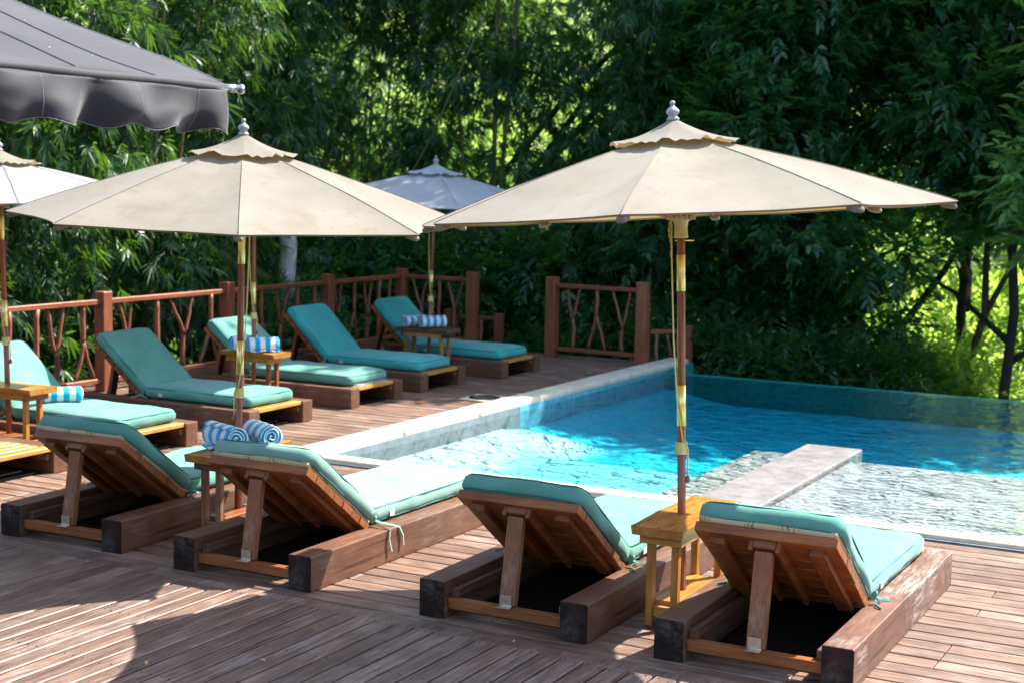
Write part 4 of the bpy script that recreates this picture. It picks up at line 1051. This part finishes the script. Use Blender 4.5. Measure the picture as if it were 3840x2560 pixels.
# dark leaning culms seen against the bright gap
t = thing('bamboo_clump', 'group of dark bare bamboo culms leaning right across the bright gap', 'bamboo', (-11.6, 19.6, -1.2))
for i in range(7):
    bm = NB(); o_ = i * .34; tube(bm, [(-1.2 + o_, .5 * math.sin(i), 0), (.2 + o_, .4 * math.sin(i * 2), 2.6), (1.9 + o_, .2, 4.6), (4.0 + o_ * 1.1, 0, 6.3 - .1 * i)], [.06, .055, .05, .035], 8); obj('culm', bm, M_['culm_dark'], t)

tp = [(0, 0, -1.5), (.05, .02, .5), (-.05, .05, 2), (.1, 0, 4), (.05, .1, 8)]
def limbset(q):
    r_ = random.Random(q); out_ = []
    for k in range(9):
        z = r_.uniform(1.2, 6.5); a = r_.uniform(0, 6.28); l = r_.uniform(.9, 1.8)
        out_.append(([(0, 0, z), (math.cos(a) * l * .5, math.sin(a) * l * .5, z + .35 * l), (math.cos(a) * l, math.sin(a) * l, z + .55 * l)], .045, .012))
    return out_
tr_ = [(-6.5, 18.9, 0, 1.0, 'dark broadleaf tree behind the single railing panel'), (-5.5, 18.9, 0, 1.0, 'dark broadleaf tree just right of the right parasol pole'), (-3.3, 19.2, 2, 1.0, 'broadleaf tree under the right tip of the right parasol'),
       (-1.5, 19.6, 1, 1.05, 'broadleaf tree at the right edge of the photo'), (-4.2, 21.2, 2, 1.15, 'taller broadleaf tree behind the right parasol canopy'), (-7.9, 20.8, 0, 1.0, 'broadleaf tree filling the back between bamboo and parasol'), (.6, 20.4, 2, 1.1, 'broadleaf tree just outside the right edge of the photo')]
for i, (x, y, k, s, lab) in enumerate(tr_):
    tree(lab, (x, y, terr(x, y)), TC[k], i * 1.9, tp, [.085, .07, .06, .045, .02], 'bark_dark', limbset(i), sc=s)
# slim trunk and forked leaning trunk against the light on the right
ht = [(-13.5, 24.5, 0), (-10.6, 25.0, 1), (-7.6, 25.6, 0), (-4.8, 26.0, 1), (-1.8, 26.0, 0), (-17.2, 20.5, 1), (-18.6, 15.5, 0)]
for i, (x, y, k) in enumerate(ht):
    tree(['sunlit yellow green tree far behind the bamboo, seen through the bright gap', 'sunlit tree glimpsed left of the far parasol finial', 'sunlit tree behind the dark broadleaf trees, center', 'sunlit yellow green tree behind the forked dark trunk on the right', 'bright hazy tree behind the slim trunk at the right edge', 'sunlit tree behind the far left bamboo', 'sunlit tree glimpsed at the far left behind the bamboo'][i],
         (x, y, -2.5), HC[k], i * 1.1, tp, [.085, .07, .06, .045, .02], 'bark_brown', limbset(i + 30), group='sunlit trees behind')
t = tree('slim bent trunk rising in front of the pale far slope at the right', (-3.85, 20.0, -1.6), BS, 0, [(0, 0, -.6), (.02, 0, .7), (-.07, 0, 1.4), (.12, 0, 2.1), (.1, 0, 2.8), (.16, .1, 4.5)], [.075, .065, .058, .05, .042, .02], 'bark_brown', [([(.12, 0, 2.1), (.4, 0, 2.7), (.55, .1, 3.6)], .045, .02)])
t = tree('dark forked trunks leaning right in the middle of the bright foliage', (-6.0, 21.0, -2.2), BS, 0, [(0, 0, -.6), (.1, 0, .8), (.7, 0, 2.0), (1.5, .1, 3.2), (2.2, .2, 4.6)], [.085, .075, .06, .045, .02], 'bark_dark', [([(.1, 0, .8), (.15, 0, 2.0), (-.1, 0, 3.4)], .045, .02), ([(.15, 0, 1.1), (.9, .1, 1.6), (1.7, .2, 1.9)], .05, .02)])
bl = lobes(7, .55, .5, 2.7, 5.2, .5, 131); P, O = clump_points(420, bl)
YC = broad_sprays(P, O, M_['leaf_lit_pale'], 'lit_pale_crown', 10, (.12, .19), (.055, .08), .36)
tree('small tree with large leaves tinted sunlit green at the right edge, nearest of the trees', (-2.25, 17.3, -1.2), YC, 0, [(0, 0, -.4), (.04, 0, 1.2), (0, .05, 2.6), (.05, 0, 4.6)], [.05, .045, .035, .015], 'bark_brown', [([(0, 0, 2.4), (-.3, .1, 2.9), (-.55, .1, 3.3)], .02, .008), ([(0, 0, 3.0), (.3, -.1, 3.5), (.5, 0, 4.0)], .02, .008)])
# sunlit shrubs below the right end of the pool edge
for i, (x, y, sc_) in enumerate(((-4.4, 22.8, 1.7), (-3.2, 23.8, 2.0), (-2.6, 22.2, 1.4))):
    s = thing('shrub', 'bright yellow green shrub in the sun below the far pool edge', 'shrub', (x, y, terr(x, y) - .1), i * .8, 'sunlit shrubs below the pool edge'); s.scale = (sc_,) * 3
    link(bpy.data.objects.new('crown', BS), s)
# pale trunk behind the railing
t = tree('pale peeling tree trunk behind the railing among the bamboo', (-11.15, 14.95, -.8), SC, 0, [(0, 0, 0), (.02, .01, .7), (-.02, 0, 1.4), (.0, .04, 2.1), (-.14, .02, 2.7)], [.135, .12, .112, .105, .08], 'bark_white', [([(-.02, .02, 1.9), (.12, .1, 2.4)], .05, .03)])
# low shrubs under the trees
random.seed(33)
sh = [(-12.0, 17.2), (-10.9, 17.9), (-10.0, 18.4), (-9.2, 18.3), (-11.2, 17.4), (-9.6, 17.9), (-8.4, 18.0), (-7.3, 17.9), (-6.1, 17.8), (-5.3, 18.1), (-4.7, 18.5)]
for i, (x, y) in enumerate(sh):
    s = thing('shrub', 'low dark shrub beyond the railing and the pool edge, under the trees', 'shrub', (x, y, terr(x, y) - .1 - (.35 if y > 17.5 and x > -6.5 else 0)), i * .9, 'low shrubs under the trees'); s.scale = (1.6 if i < 4 else 1.05,) * 3
    link(bpy.data.objects.new('crown', SC), s)
# far wooded slope
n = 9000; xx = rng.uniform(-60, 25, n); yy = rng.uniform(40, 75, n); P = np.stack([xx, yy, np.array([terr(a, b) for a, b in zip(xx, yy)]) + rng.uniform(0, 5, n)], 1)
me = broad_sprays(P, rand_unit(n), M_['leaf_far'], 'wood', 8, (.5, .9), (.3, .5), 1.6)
tag(link(bpy.data.objects.new('far_wood', me)), 'pale sunlit woodland on the far slope', 'woodland', kind='stuff')
